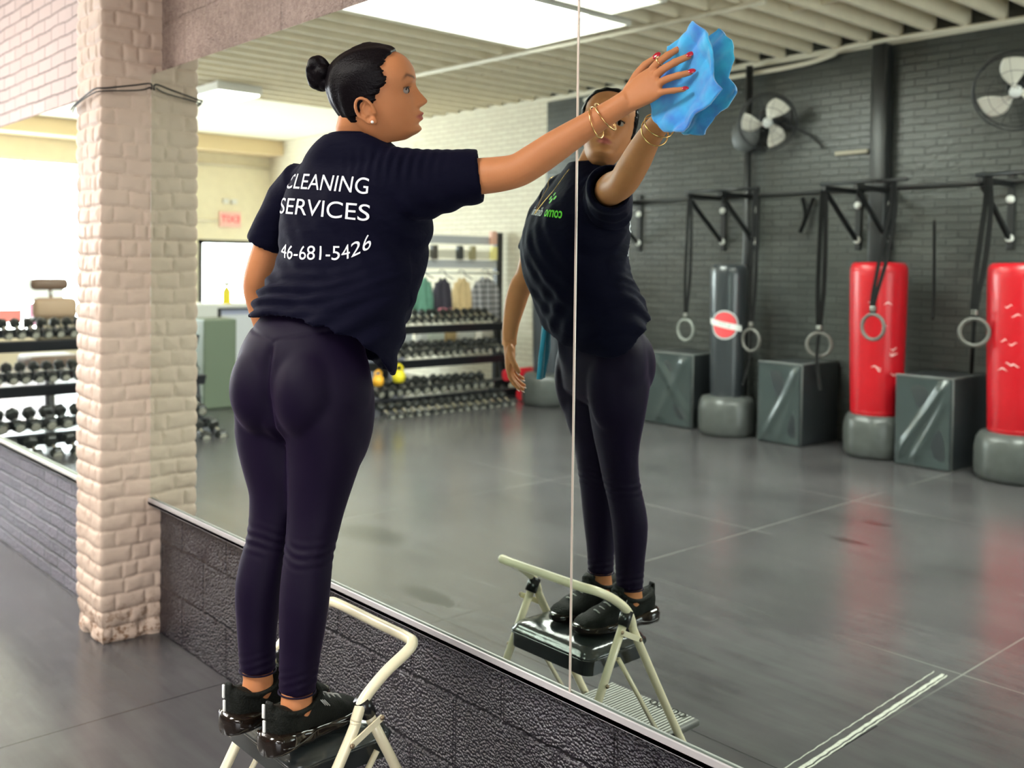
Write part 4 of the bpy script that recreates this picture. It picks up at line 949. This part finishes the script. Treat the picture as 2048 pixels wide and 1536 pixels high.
# ---- body: one skin surface
hy, hp, hr = math.radians(44), math.radians(9), math.radians(-10)
Hf = Vector((math.sin(hy)*math.cos(hp), math.cos(hy)*math.cos(hp), math.sin(hp))); Hs0 = Vector((math.cos(hy), -math.sin(hy), 0)); Hu0 = Hs0.cross(Hf)
Hs = Hs0*math.cos(hr)+Hu0*math.sin(hr); Hu = Hu0*math.cos(hr)-Hs0*math.sin(hr); HC = Vector((-1.901, -.387, 1.984))
def H(f, s, u): return HC+Hf*f+Hs*s+Hu*u
FRONT = [(-.110, .040), (-.106, .060), (-.100, .079), (-.092, .090), (-.080, .087), (-.068, .089), (-.055, .091), (-.040, .089), (-.02, .087), (0, .088), (.010, .091), (.022, .096), (.041, .097), (.06, .091), (.079, .078), (.093, .055), (.103, .028), (.109, 0)]
BACK = [(-.110, .0), (-.10, .012), (-.085, .042), (-.06, .066), (-.03, .086), (0, .099), (.03, .103), (.055, .098), (.075, .086), (.092, .062), (.104, .028), (.109, 0)]
WID = [(-.110, .018), (-.104, .029), (-.096, .037), (-.084, .045), (-.068, .053), (-.045, .061), (-.02, .068), (0, .0715), (.03, .074), (.055, .071), (.075, .062), (.090, .048), (.102, .026), (.109, 0)]
def tb(T, u): return float(np.interp(u, [t[0] for t in T], [t[1] for t in T]))
def sm(T, u, h=.007): return (tb(T, u-h)+2*tb(T, u)+tb(T, u+h))/4
def ga(x, c, w_): return math.exp(-((x-c)/w_)**2)
def head_pt(u, q, off=0.0, feat=True):
    F_, B_, W_ = sm(FRONT, u), sm(BACK, u), sm(WID, u); cq, sq = math.cos(q), math.sin(q)
    if cq >= 0: n = 2.25; f = F_*abs(cq)**(2/n); s = W_*math.copysign(abs(sq)**(2/n), sq)
    else: f = -B_*abs(cq); s = W_*sq
    if feat and cq > 0:
        w1 = .0075+.0055*max(0, min(1, (.02-u)/.05))
        nose = np.interp(u, [-.052, -.0435, -.0385, -.0335, -.027, -.015, -.002, .009, .020], [0, .004, .0165, .0262, .0265, .0185, .0105, .004, 0])
        f += nose*math.exp(-abs(s/w1)**2.4)
        f += .006*ga(u, -.036, .0065)*(ga(s, .0125, .006)+ga(s, -.0125, .006))
        f += .0125*ga(u, -.0560, .0055)*ga(s, 0, .017)+.0105*ga(u, -.0680, .0055)*ga(s, 0, .015)-.0050*ga(u, -.0622, .0022)*ga(s, 0, .021)
        f -= .004*ga(u, -.0785, .005)*ga(s, 0, .02); f += .004*ga(u, -.093, .010)*ga(s, 0, .018)
        f -= .0025*ga(u, -.047, .005)*ga(s, 0, .005)
        for e in (1, -1):
            f -= .0105*ga(s, e*.031, .016)*ga(u, .000, .0115); f += .0040*ga(s, e*.032, .018)*ga(u, .020, .007)
            f += .0030*ga(s, e*.045, .016)*ga(u, -.030, .016)
            s -= e*.002*ga(abs(s), .062, .02)*ga(u, .0, .02)
    k = 1+off/max(.03, math.hypot(f, s)); return f*k, s*k
def head_rings(us, off=0.0, N=120, offf=None):
    R = []
    for u in us:
        r = []
        for i in range(N):
            q = 2*math.pi*i/N
            f, s = head_pt(u, q)
            o_ = off if offf is None else offf(f, s, u)
            k = 1+o_/max(.02, math.hypot(f, s)); r.append(H(f*k, s*k, u+(o_*.9*max(0, (u-.05)/.06) if o_ > 0 else 0)))
        R.append(r)
    return R
us = list(np.arange(-.1095, .100, .0022))+[.102, .104, .106, .1075, .109, .1097]
body = MB(); body.rings(head_rings(us))
# ears
for e in (1, -1):
    c = H(-.013, e*.0690, -.032); ef = Hf*.97+Hu*.24; eu = Hu*.97-Hf*.24+Hs*(e*.12); eo = (Hs*e*.85-Hf*.45).normalized()
    pts = []
    for q in np.linspace(-.5, 5.2, 26):
        a = .0185*(1 if q < 3.6 else .8); pts.append(c+ef*(-a*math.cos(q)*-1)*-1*-1*1.0*math.copysign(1, 1)+eu*(.029*math.sin(q))+eo*(.009+.004*math.sin(q)))
    body.tube(pts, [.0042]*26, 8)
    body.tube([c+ef*.004+eu*.018+eo*.006, c-ef*.006+eu*.004+eo*.005, c-ef*.002-eu*.012+eo*.006], .0038, 8)
    body.ell(c+eo*.001, (ef, eu, eo), (.0165, .026, .006), 20, 12); body.ell(c+ef*.006-eu*.027+eo*.007, (ef, eu, eo), (.0085, .009, .0045), 16, 10)
    body.ell(c+ef*.013-eu*.003+eo*.004, (ef, eu, eo), (.004, .006, .005), 12, 8)
# neck and torso core (inside the shirt), limbs
nk = [((-1.975, -.392, 1.80), .060, .050), ((-1.970, -.388, 1.85), .044, .042), ((-1.966, -.392, 1.88), .049, .048), ((-1.950, -.402, 1.91), .050, .053), ((-1.930, -.405, 1.94), .050, .054), ((-1.920, -.402, 1.97), .050, .056)]
body.rings([ring(c, SDt, FWt, a, b, 2, 48) for c, a, b in nk])
COR = [(1.30, -2.015, -.507, .150, .095), (1.45, -2.03, -.485, .118, .098), (1.55, -2.02, -.42, .125, .095), (1.66, -2.013, -.38, .145, .105), (1.74, -1.995, -.385, .140, .080), (1.80, -1.985, -.392, .10, .055), (1.86, -1.978, -.392, .055, .045)]
body.rings(column(COR, .03)); body.rings(column(LEGR, .02, -.006, z1=1.22)); body.rings(column(LEGL, .02, -.006, z1=1.22))
for T, dx in ((LEGR, (-.035, .15)), (LEGL, (-.02, .16))):
    cx_, cy_, a, b = itab(T, .61); fd = Vector((dx[0], dx[1], 0)).normalized(); sdv = Vector((fd.y, -fd.x, 0)); c0 = Vector((cx_, cy_, 0))
    body.rings([ring((cx_, cy_, z), sdv, fd, w1, w2, 2, 32) for z, w1, w2 in ((.66, .031, .030), (.64, .033, .034), (.615, .0335, .038), (.60, .034, .042), (.58, .033, .045))])
    body.ell(c0-fd*.012+Z3*.60, (sdv, fd, Z3), (.026, .036, .03)); body.ell(c0+fd*.055+Z3*.578, (sdv, fd, Z3), (.033, .09, .018))
    for s in (1, -1): body.ell(c0+sdv*(s*.026)+fd*.008+Z3*.617, (sdv, fd, Z3), (.011, .013, .012), 14, 10)
def limb(pts):
    P = bez([p[0] for p in pts], 6); rr = np.interp(np.linspace(0, len(pts)-1, len(P)), range(len(pts)), [p[1] for p in pts]); body.tube(P, list(rr), 28)
WR = Vector((-1.445, -.082, 1.937))
limb([((-1.92, -.40, 1.765), .040), ((-1.80, -.285, 1.790), .042), ((-1.732, -.225, 1.800), .0415), ((-1.69, -.200, 1.804), .040), ((-1.65, -.178, 1.812), .0375), ((-1.615, -.160, 1.832), .0375), ((-1.57, -.138, 1.862), .0355), ((-1.52, -.112, 1.895), .030), ((-1.48, -.095, 1.918), .0265), (WR, .025), ((-1.415, -.070, 1.955), .024)])
limb([((-2.11, -.42, 1.765), .032), ((-2.190, -.436, 1.745), .034), ((-2.238, -.447, 1.700), .035), ((-2.274, -.456, 1.64), .0365), ((-2.308, -.463, 1.57), .036), ((-2.330, -.455, 1.53), .036), ((-2.336, -.440, 1.48), .034), ((-2.338, -.425, 1.42), .027), ((-2.336, -.417, 1.375), .0235), ((-2.334, -.415, 1.35), .0235)])
def hand(W_, dirv, nrm, thumb_side, fingers, thumb, plen=.082, pw=.072, nails=None):
    """W_ wrist; dirv along the palm; nrm out of the BACK of the hand; fingers: list of joint lists in (along, across, normal)"""
    d = Vector(dirv).normalized(); n = Vector(nrm); n = (n-d*n.dot(d)).normalized(); s = d.cross(n)*thumb_side   # s towards the thumb
    P = lambda a, c, h: Vector(W_)+d*a+s*c+n*h
    R = []
    for a, wd, th, cc in ((-.012, .024, .020, 0), (.008, .027, .018, 0), (.03, .033, .0165, .001), (.055, .038, .015, .001), (.075, .0385, .0135, 0), (.088, .034, .010, 0)):
        R.append(ring(P(a, cc, 0), s, n, wd, th, 2.4, 32))
    body.rings(R); body.ell(P(.03, .024, -.006), (d, s, n), (.034, .017, .015), 20, 12)
    tips = []
    for f in fingers:
        pts = bez([P(*j) for j in f['j']], 4); k = len(pts); r0 = f['r']; body.tube(pts, list(np.linspace(r0*1.08, r0*.78, k)), 14)
        body.ell(pts[-1], (d, s, n), (r0*.82, r0*.78, r0*.74), 12, 8)
        for j in f['j'][1:-1]: body.ell(P(*j), (d, s, n), (r0*1.05, r0*1.02, r0*1.0), 12, 8)
        e = (pts[-1]-pts[-3]).normalized(); tips.append((pts[-1], e, s, n, r0))
    return tips
# right hand flat on the cloth; back of the hand towards the room
dR = Vector((.165, .030, .085)); nR = Vector((-.05, -1, .1))
tR = hand((-1.425, -.072, 1.950), dR, nR, -1, [
    dict(j=[(.075, .026, 0), (.098, .032, .004), (.125, .040, -.004), (.150, .046, -.016)], r=.0085),
    dict(j=[(.078, .009, 0), (.105, .011, .005), (.135, .014, -.003), (.162, .016, -.016)], r=.0088),
    dict(j=[(.076, -.010, 0), (.102, -.012, .003), (.130, -.016, -.005), (.153, -.019, -.017)], r=.0083),
    dict(j=[(.070, -.027, -.001), (.090, -.033, .001), (.110, -.040, -.006), (.128, -.045, -.016)], r=.0073),
    dict(j=[(.015, .024, -.004), (.040, .046, -.008), (.066, .058, -.012), (.092, .062, -.018)], r=.0100)], None)
dL = Vector((.01, -.06, -1)); nL = Vector((-.75, .62, 0))
tL = hand((-2.334, -.415, 1.352), dL, nL, 1, [
    dict(j=[(.075, .025, 0), (.098, .029, -.002), (.120, .030, -.014), (.136, .029, -.028)], r=.0083),
    dict(j=[(.078, .008, 0), (.104, .009, -.004), (.128, .009, -.020), (.143, .008, -.038)], r=.0086),
    dict(j=[(.076, -.010, 0), (.100, -.011, -.005), (.122, -.012, -.022), (.134, -.013, -.040)], r=.0081),
    dict(j=[(.068, -.026, -.001), (.088, -.029, -.006), (.105, -.031, -.020), (.115, -.032, -.035)], r=.0071),
    dict(j=[(.012, .022, -.004), (.038, .040, -.012), (.062, .044, -.022), (.082, .040, -.032)], r=.0098)], None)
V, F, N_ = remesh(body, .0028, 3, .5)
# skin pigment carried on the surface: lips, brows
Vh = V-np.array(HC); hf, hs, hu = Vh @ np.array(Hf), Vh @ np.array(Hs), Vh @ np.array(Hu)
lip = np.exp(-(((hu+.0622)/.0098)**2*(1+1.2*(hs/.02)**2)+(hs/.0215)**2)**3)*(hf > .06)
bu = .0235+.010*np.clip((np.abs(hs)-.016)/.03, 0, 1)-.014*np.clip((np.abs(hs)-.043)/.015, 0, 1)
brow = np.exp(-((hu-bu)/.0038)**2)*np.clip((np.abs(hs)-.011)/.005, 0, 1)*np.clip((.056-np.abs(hs))/.01, 0, 1)*(hf > .03)
lash = np.exp(-((hu-.0055)/.0018)**2)*(np.abs(np.abs(hs)-.032) < .014)*(hf > .04)*.8
m, g = newmat('skin', .52, .22); p = g.pos()
at = g.n('Attribute'); at.attribute_name = 'lip'; a2 = g.n('Attribute'); a2.attribute_name = 'brow'
c = g.mix(g.noise(p, 18, 4), (.45, .170, .066), (.54, .225, .098)); c = g.mix(at.outputs['Fac'], c, (.36, .09, .07)); c = g.mix(g.math('MULTIPLY', a2.outputs['Fac'], .85), c, (.035, .018, .012))
g.l(c, g.b.inputs['Base Color']); g.b.inputs['Subsurface Weight'].default_value = .08; g.b.inputs['Subsurface Radius'].default_value = (.02, .008, .004)
g.l(g.bump(g.noise(p, 260, 3), .12, .0015), g.b.inputs['Normal'])
bo = mesh_obj('body', V.tolist(), F, m, pr_)
for nm, arr in (('lip', lip), ('brow', np.maximum(brow, lash))):
    a = bo.data.attributes.new(nm, 'FLOAT', 'POINT'); a.data.foreach_set('value', arr.astype(np.float32))
# eyes
ew = mat('eye_white', (.30, .25, .22), .5, spec=.2); ei = mat('eye_iris', (.010, .004, .002), .7, spec=.05)
for e in (1, -1):
    c = H(.0690, e*.031, -.001); o = MB().ell(c, (Hs, Hf, Hu), (.0122, .0118, .0085), 24, 16).build('eye', ew, pr_)
    MB().ell(c+Hf*.0072, (Hs, Hf, Hu), (.0064, .0052, .0066), 16, 10).build('iris', ei, o)
    lid = MB()
    lid.tube([c+Hs*(.0145*math.cos(q))+Hu*(.0062*math.sin(q)+.0005)+Hf*(.0118-.005*abs(math.cos(q))) for q in np.linspace(0.05, math.pi-.05, 12)], .0016, 6); lid.build('upper_lashes', mat('lash_black', (.01, .006, .005), .6), pr_)
# hair: same skull with a swelling where hair grows, drawn back into a bun
def hair_off(f, s, u):
    # front limit of the hair as a function of height, seen from the side
    lim = .0025*math.sin(u*420+s*90)+.0015*math.sin(u*950)+np.interp(u, [-.10, -.072, -.05, -.04, -.030, -.022, -.004, .009, .026, .040, .055, .068, .080, .093, .104], [-.060, -.046, -.042, -.036, -.024, .006, .016, .029, .046, .042, .037, .046, .058, .069, .09])
    lim -= .0*abs(s)
    e = (lim-f)/.010; e = max(-1, min(1, e)); k = .0035+.0045*min(1, max(0, (lim-f)/.03))
    return k*(e if e > 0 else 0)-(.006 if e <= 0 else .006*(1-e))
hr_us = [x for x in us if x > -.088]
R = []
N = 160
for u in hr_us:
    r = []
    for i in range(N):
        f, s = head_pt(u, 2*math.pi*i/N, feat=True); o_ = hair_off(f, s, u)
        a = math.atan2(u-.03, -f) ; o_ += (.0009*math.sin(46*math.atan2(s, u+.12)+6*u/.1) if o_ > .001 else 0)
        k = 1+o_/max(.02, math.hypot(f, s)); r.append(H(f*k, s*k, u+(o_*.9*max(0, (u-.04)/.07) if o_ > 0 else -.003*max(0, (u-.06)/.05))))
    R.append(r)
m, g = newmat('hair_dark', .42, .10); p = g.pos(); g.b.inputs['Base Color'].default_value = (.004, .0025, .0035, 1)
mp = g.n('Mapping'); mp.vector_type = 'POINT'; mp.inputs['Rotation'].default_value = (.25, 0, .75); mp.inputs['Scale'].default_value = (260, 14, 260); g.l(p, mp.inputs['Vector'])
g.l(g.bump(g.noise(mp.outputs[0], 1, 3), .45, .003), g.b.inputs['Normal']); g.b.inputs['Anisotropic'].default_value = .5
hair = MB().rings(R).build('hair', m, pr_)
bn = MB(); bc = H(-.113, .0, .066)
for (f, s, u, r) in ((0, 0, 0, .028), (-.008, .006, .020, .020), (-.014, 0, -.014, .021), (.006, .004, -.022, .019), (-.016, .002, .006, .019), (.0, -.008, .012, .02), (.004, .014, .002, .018)):
    bn.ell(bc+Hf*f+Hs*s+Hu*u, (Hf, Hs, Hu), (r, r*.95, r), 20, 14)
bn.ell(bc+Hf*.026-Hu*.004, (Hf, Hs, Hu), (.022, .016, .018), 18, 12)
for q0 in (0, 1.3, 2.6):
    bn.tube([bc+Hf*((-.004)+.025*math.cos(q)*.9)+Hs*(.012*math.sin(q*2+q0))+Hu*(.034*math.sin(q)) for q in np.linspace(q0, q0+3.6, 18)], .0075, 8)
Vb, Fb, Nb = remesh(bn, .0022, 2)
mesh_obj('hair_bun', Vb.tolist(), Fb, m, hair)
# nails, jewellery
nail = mat('nail_red', (.42, .012, .03), .15, coat=.6)
for tips, mt in ((tR, nail), (tL, mat('nail_pale', (.75, .50, .42), .2))):
    for t_, e, s, n, r0 in tips:
        n2 = (n-e*n.dot(e)).normalized(); MB().ell(t_+e*(r0*.35)+n2*(r0*.62), (e, s, n2), (r0*1.05, r0*.68, r0*.28), 14, 8).build('fingernail', mt, pr_)
gold = mat('gold', (.85, .55, .22), .2, 1)
ad = (Vector((-1.42, -.072, 1.951))-Vector((-1.52, -.112, 1.895))).normalized()
for c, tl, rr in (((-1.487, -.098, 1.914), .25, .034), ((-1.468, -.090, 1.925), -.15, .035)):
    u = (Z3-ad*Z3.dot(ad)).normalized(); v = ad.cross(u); c = Vector(c)-u*.004
    MB().tube([c+u*(rr*math.cos(q))+v*(rr*math.sin(q))+ad*(tl*.03*math.cos(q)) for q in np.linspace(0, 2*math.pi, 37)], .0016, 8, False).build('bangle', gold, pr_)
rg = Vector((-1.425, -.072, 1.950)); dd = dR.normalized(); nn_ = (nR-dd*nR.dot(dd)).normalized(); sv = -dd.cross(nn_)
rc = rg+dd*.106+sv*.034+nn_*.003
MB().tube([rc+sv*(.0105*math.cos(q))+nn_*(.0105*math.sin(q)) for q in np.linspace(0, 2*math.pi, 25)], .0014, 8, False).build('finger_ring', gold, pr_)
MB().ell(H(-.006, .0815, -.058), (Hf, Hs, Hu), (.0035, .003, .0035), 12, 8).build('earring', mat('pearl', (.85, .82, .76), .2), pr_)
npts = []
for q in np.linspace(-1, 1, 41):
    a = abs(q); x = q*.068*(1-a*.0)*(1 if a > .0 else 0); z = 1.745+.135*a**1.35; s_, f_ = fr(12)
    o_ = Vector((-2.035+.0, -.39, z))+s_*(x*(.25+.9*a))+f_*.4; hit, nr, i_, ds = ts_bvh.ray_cast(o_, -f_, 1)
    if hit is not None and z < 1.872: npts.append(hit+nr*.0025)
if len(npts) > 4: MB().tube(npts, .0011, 6).build('necklace', gold, pr_)

# ---- shoes
sh_u = mat('shoe_mesh', (.006, .007, .005), .7, bump=.4, scale=220, spec=.2); sh_s = mat('shoe_sole_gloss', (.010, .006, .004), .12, coat=.3); sh_w = mat('shoe_reflective', (.85, .85, .80), .3)
def shoe(ax, ay, yaw, zg, side):
    sdv, fd = fr(yaw); O = Vector((ax, ay, zg)); P = lambda f, s, u: O+fd*f+sdv*s+Z3*u
    UP = [(-.080, .010, .020, .072), (-.077, .022, .034, .072), (-.068, .029, .042, .066), (-.045, .034, .040, .060), (-.02, .036, .034, .052), (.01, .037, .036, .052), (.035, .039, .046, .060), (.05, .041, .046, .058), (.07, .043, .038, .050), (.10, .0455, .030, .042), (.13, .046, .024, .036), (.155, .042, .019, .032), (.175, .032, .014, .029), (.187, .018, .008, .026)]
    mb = MB()
    F2 = np.linspace(-.080, .187, 46); T = np.array(UP); R = []
    for f in F2:
        w_, h_, c_ = (float(np.interp(f, T[:, 0], T[:, i])) for i in (1, 2, 3)); bend = -.006*side*max(0, f)/.18
        R.append(ring(P(f, bend, c_), sdv, Z3, w_, h_, 2.3, 40))
    mb.rings(R)
    # tongue, heel tab, padded collar
    mb.obox(P(.052, 0, .100), (sdv, fd*-.45+Z3*.9, fd*.9+Z3*.45), (.024, .026, .006), .005); mb.obox(P(-.078, 0, .098), (sdv, Z3, fd), (.012, .022, .005), .004)
    col = bez([P(-.070, 0, .104), P(-.055, .024, .092), P(-.02, .033, .082), (P(.018, .035, .088)), P(.045, .028, .104), P(.052, 0, .116), P(.045, -.028, .104), P(.018, -.035, .088), P(-.02, -.033, .082), P(-.055, -.024, .092)], 6, True)
    mb.tube(col+[col[0]], .0065, 10, False)
    V, F, N_ = remesh(mb, .003, 3)
    d = 0; r = V-np.array(O); ff = r @ np.array(fd); uu = r[:, 2]
    V = V+N_*(.0011*np.sin(ff*150+uu*60)*(uu > .03)*(uu < .08))[:, None]
    o = mesh_obj('shoe', V.tolist(), F, sh_u, pr_)
    so = MB(); T = [(-.092, .018, .020, .024), (-.088, .030, .024, .026), (-.074, .042, .025, .027), (-.045, .045, .024, .027), (-.01, .043, .021, .024), (.03, .041, .018, .020), (.07, .044, .017, .018), (.11, .049, .017, .0175), (.145, .047, .016, .018), (.170, .038, .015, .020), (.186, .026, .013, .021), (.194, .012, .009, .022)]
    T = np.array(T); R = []
    for f in np.linspace(-.092, .194, 48):
        w_, h_, c_ = (float(np.interp(f, T[:, 0], T[:, i])) for i in (1, 2, 3)); bend = -.006*side*max(0, f)/.18
        ww = w_*(1+.05*math.sin(f*95)) if f < .02 else w_
        rr = ring(P(f, bend, c_), sdv, Z3, ww, h_, 3.2, 44); rr = [Vector((v.x, v.y, max(v.z, zg+.001))) for v in rr]; R.append(rr)
    so.rings(R)
    so.build('sole', sh_s, o, auto=70)
    gr = MB(); gr.tube([P(f, s_*(float(np.interp(f, T[:, 0], T[:, 1]))*1.005), .026+.006*math.sin(f*40)) for s_ in (1,) for f in np.linspace(-.075, .12, 16)], .0022, 6); gr.tube([P(f, -(float(np.interp(f, T[:, 0], T[:, 1]))*1.005), .026+.006*math.sin(f*40)) for f in np.linspace(-.075, .12, 16)], .0022, 6)
    gr.tube([P(-.075+.012-.018*math.cos(q)-.004, .043*math.sin(q), .040) for q in np.linspace(-1.3, 1.3, 14)], .004, 8); gr.build('sole_ridge', sh_s, o)
    st_ = MB()
    for z0, z1, dx in ((.082, .112, 0), (.050, .076, .002)):
        st_.obox(P(-.084+dx, -.012, (z0+z1)/2), (sdv, Z3, fd), (.0035, (z1-z0)/2, .0022), .001)
    st_.build('heel_stripe', sh_w, o)
    la = MB()
    for k in range(3): la.tube([P(.038+.007*k, .035-.001*k, .092-.003*k), P(.050+.007*k, .039, .076-.003*k)], .0011, 6)
    for k in range(4):
        f = .066+.018*k; u = float(np.interp(f, [x[0] for x in UP], [x[2]+x[3] for x in UP]))+.0015; la.tube(bez([P(f, -.018, u-.006), P(f+.004, 0, u), P(f, .018, u-.006)], 5), .0022, 6)
    la.build('laces', sh_u if side > 5 else mat('lace_mark', (.45, .45, .43), .6), o)
shoe(-1.939, -.558, 13, .5335, 1)
shoe(-2.080, -.578, 7, .5335, -1)

# ================================================================ CLOTHS
m, g = newmat('blue_microfibre', .85, .2); p = g.pos(); n1 = g.noise(p, 14, 3); 
g.l(g.mix(g.ramp(n1, [(.35, 0.0), (.65, 1.0)]), (.07, .22, .66), (.06, .48, .82)), g.b.inputs['Base Color']); g.b.inputs['Sheen Weight'].default_value = .5
g.l(g.bump(g.noise(p, 700, 2), .4, .002), g.b.inputs['Normal'])
def cloth_sheet(outline, yf, m, name, label, layers=1, thick=.006):
    """crumpled pad filling an outline in the XZ plane; yf(u,w) gives relief"""
    c = np.array(outline).mean(0); n = len(outline); O_ = [Vector((p[0], 0, p[1])) for p in outline]; O_ = [o_.lerp(O_[(i_+1) % n], k_/8) for i_, o_ in enumerate(O_) for k_ in range(8)]; R = []
    K = 26; N = len(O_)
    for i in range(K+1):
        t = i/K; r = []
        for k, o_ in enumerate(O_):
            x = c[0]+(o_.x-c[0])*t; z = c[1]+(o_.z-c[1])*t; r.append((x, z, t, k/N))
        R.append(r)
    V = [(x, yf(x, z, t, k), z) for r in R for (x, z, t, k) in r]; F = []
    for i in range(K):
        for k in range(N): F.append((i*N+k, i*N+(k+1) % N, (i+1)*N+(k+1) % N, (i+1)*N+k))
    o = mesh_obj(name, V, F, m); s = o.modifiers.new('s', 'SOLIDIFY'); s.thickness = thick; s.offset = 0
    return tagit(o, label, 'cloth')
def relief(seed, base, amp):
    r_ = np.random.default_rng(seed); K_ = [(r_.uniform(-1, 1)*60, r_.uniform(-1, 1)*60, r_.uniform(0, 6), r_.uniform(.4, 1)) for _ in range(6)]
    def f(x, z, t, k):
        v = sum(a*abs(math.sin(kx*x+kz*z+ph)) for kx, kz, ph, a in K_)/4
        y = min(-.005, base-amp*v*(.4+.6*t)); hw = math.exp(-((x+1.33)/.085)**4-((z-1.985)/.06)**4)
        return y*(1-hw)+max(y, -.017)*hw
    return f
OUT = [(-1.270, 2.100), (-1.236, 2.070), (-1.226, 2.030), (-1.232, 1.990), (-1.210, 1.958), (-1.236, 1.930), (-1.270, 1.915), (-1.298, 1.880), (-1.352, 1.886), (-1.385, 1.920), (-1.400, 1.965), (-1.410, 2.034), (-1.350, 2.036), (-1.344, 2.062), (-1.304, 2.076)]
cl_o = cloth_sheet(OUT, relief(3, -.008, .042), m, 'cleaning_cloth', 'crumpled blue cleaning cloth pressed on the mirror under the raised hand')
# teal cloth tucked in at the hip
m2 = mat('teal_cloth', (.03, .30, .48), .85, sheen=.5, bump=.3, scale=300)
V = []; K, N = 22, 10
for i in range(K+1):
    t = i/K
    for j in range(N+1):
        s = j/N-.5; zc = 1.435-.175*t; w_ = .030+.016*math.sin(math.pi*min(1, t*1.3))
        c = Vector((-2.168, -.405, zc))+Vector((-.01*t, .012*t, 0)); u = Vector((.55, .83, 0))
        V.append(c+u*(s*2*w_)+Vector((-.83, .56, 0))*(.004*math.sin(s*9+t*4)-.012*abs(s)))
F = [(i*(N+1)+j, i*(N+1)+j+1, (i+1)*(N+1)+j+1, (i+1)*(N+1)+j) for i in range(K) for j in range(N)]
o = mesh_obj('cleaning_cloth', V, F, m2); s = o.modifiers.new('s', 'SOLIDIFY'); s.thickness = .012; tagit(o, 'folded teal cloth tucked at the hip, seen only in the mirror', 'cloth')

# worn white tape on the floor, seen in the mirror
tp = MB()
for x, w_ in ((-1.742, .002), (-1.706, .007), (-1.690, .003)):
    V = []; n = 40
    for i in range(n+1):
        y = -1.0-1.22*i/n; xx = x-.045*i/n+.0015*math.sin(i*2.3); ww = w_*(.7+.5*random.random()); V += [(xx-ww, y, .0012), (xx+ww, y, .0012)]
    tp.add(V, [(2*i, 2*i+1, 2*i+3, 2*i+2) for i in range(n)])
o = tp.build('floor_tape', mat('tape_white', (.42, .42, .36), .8, var=.5, scale=90), None, False); tagit(o, 'worn white tape line on the black floor, lower right in the mirror', 'tape')
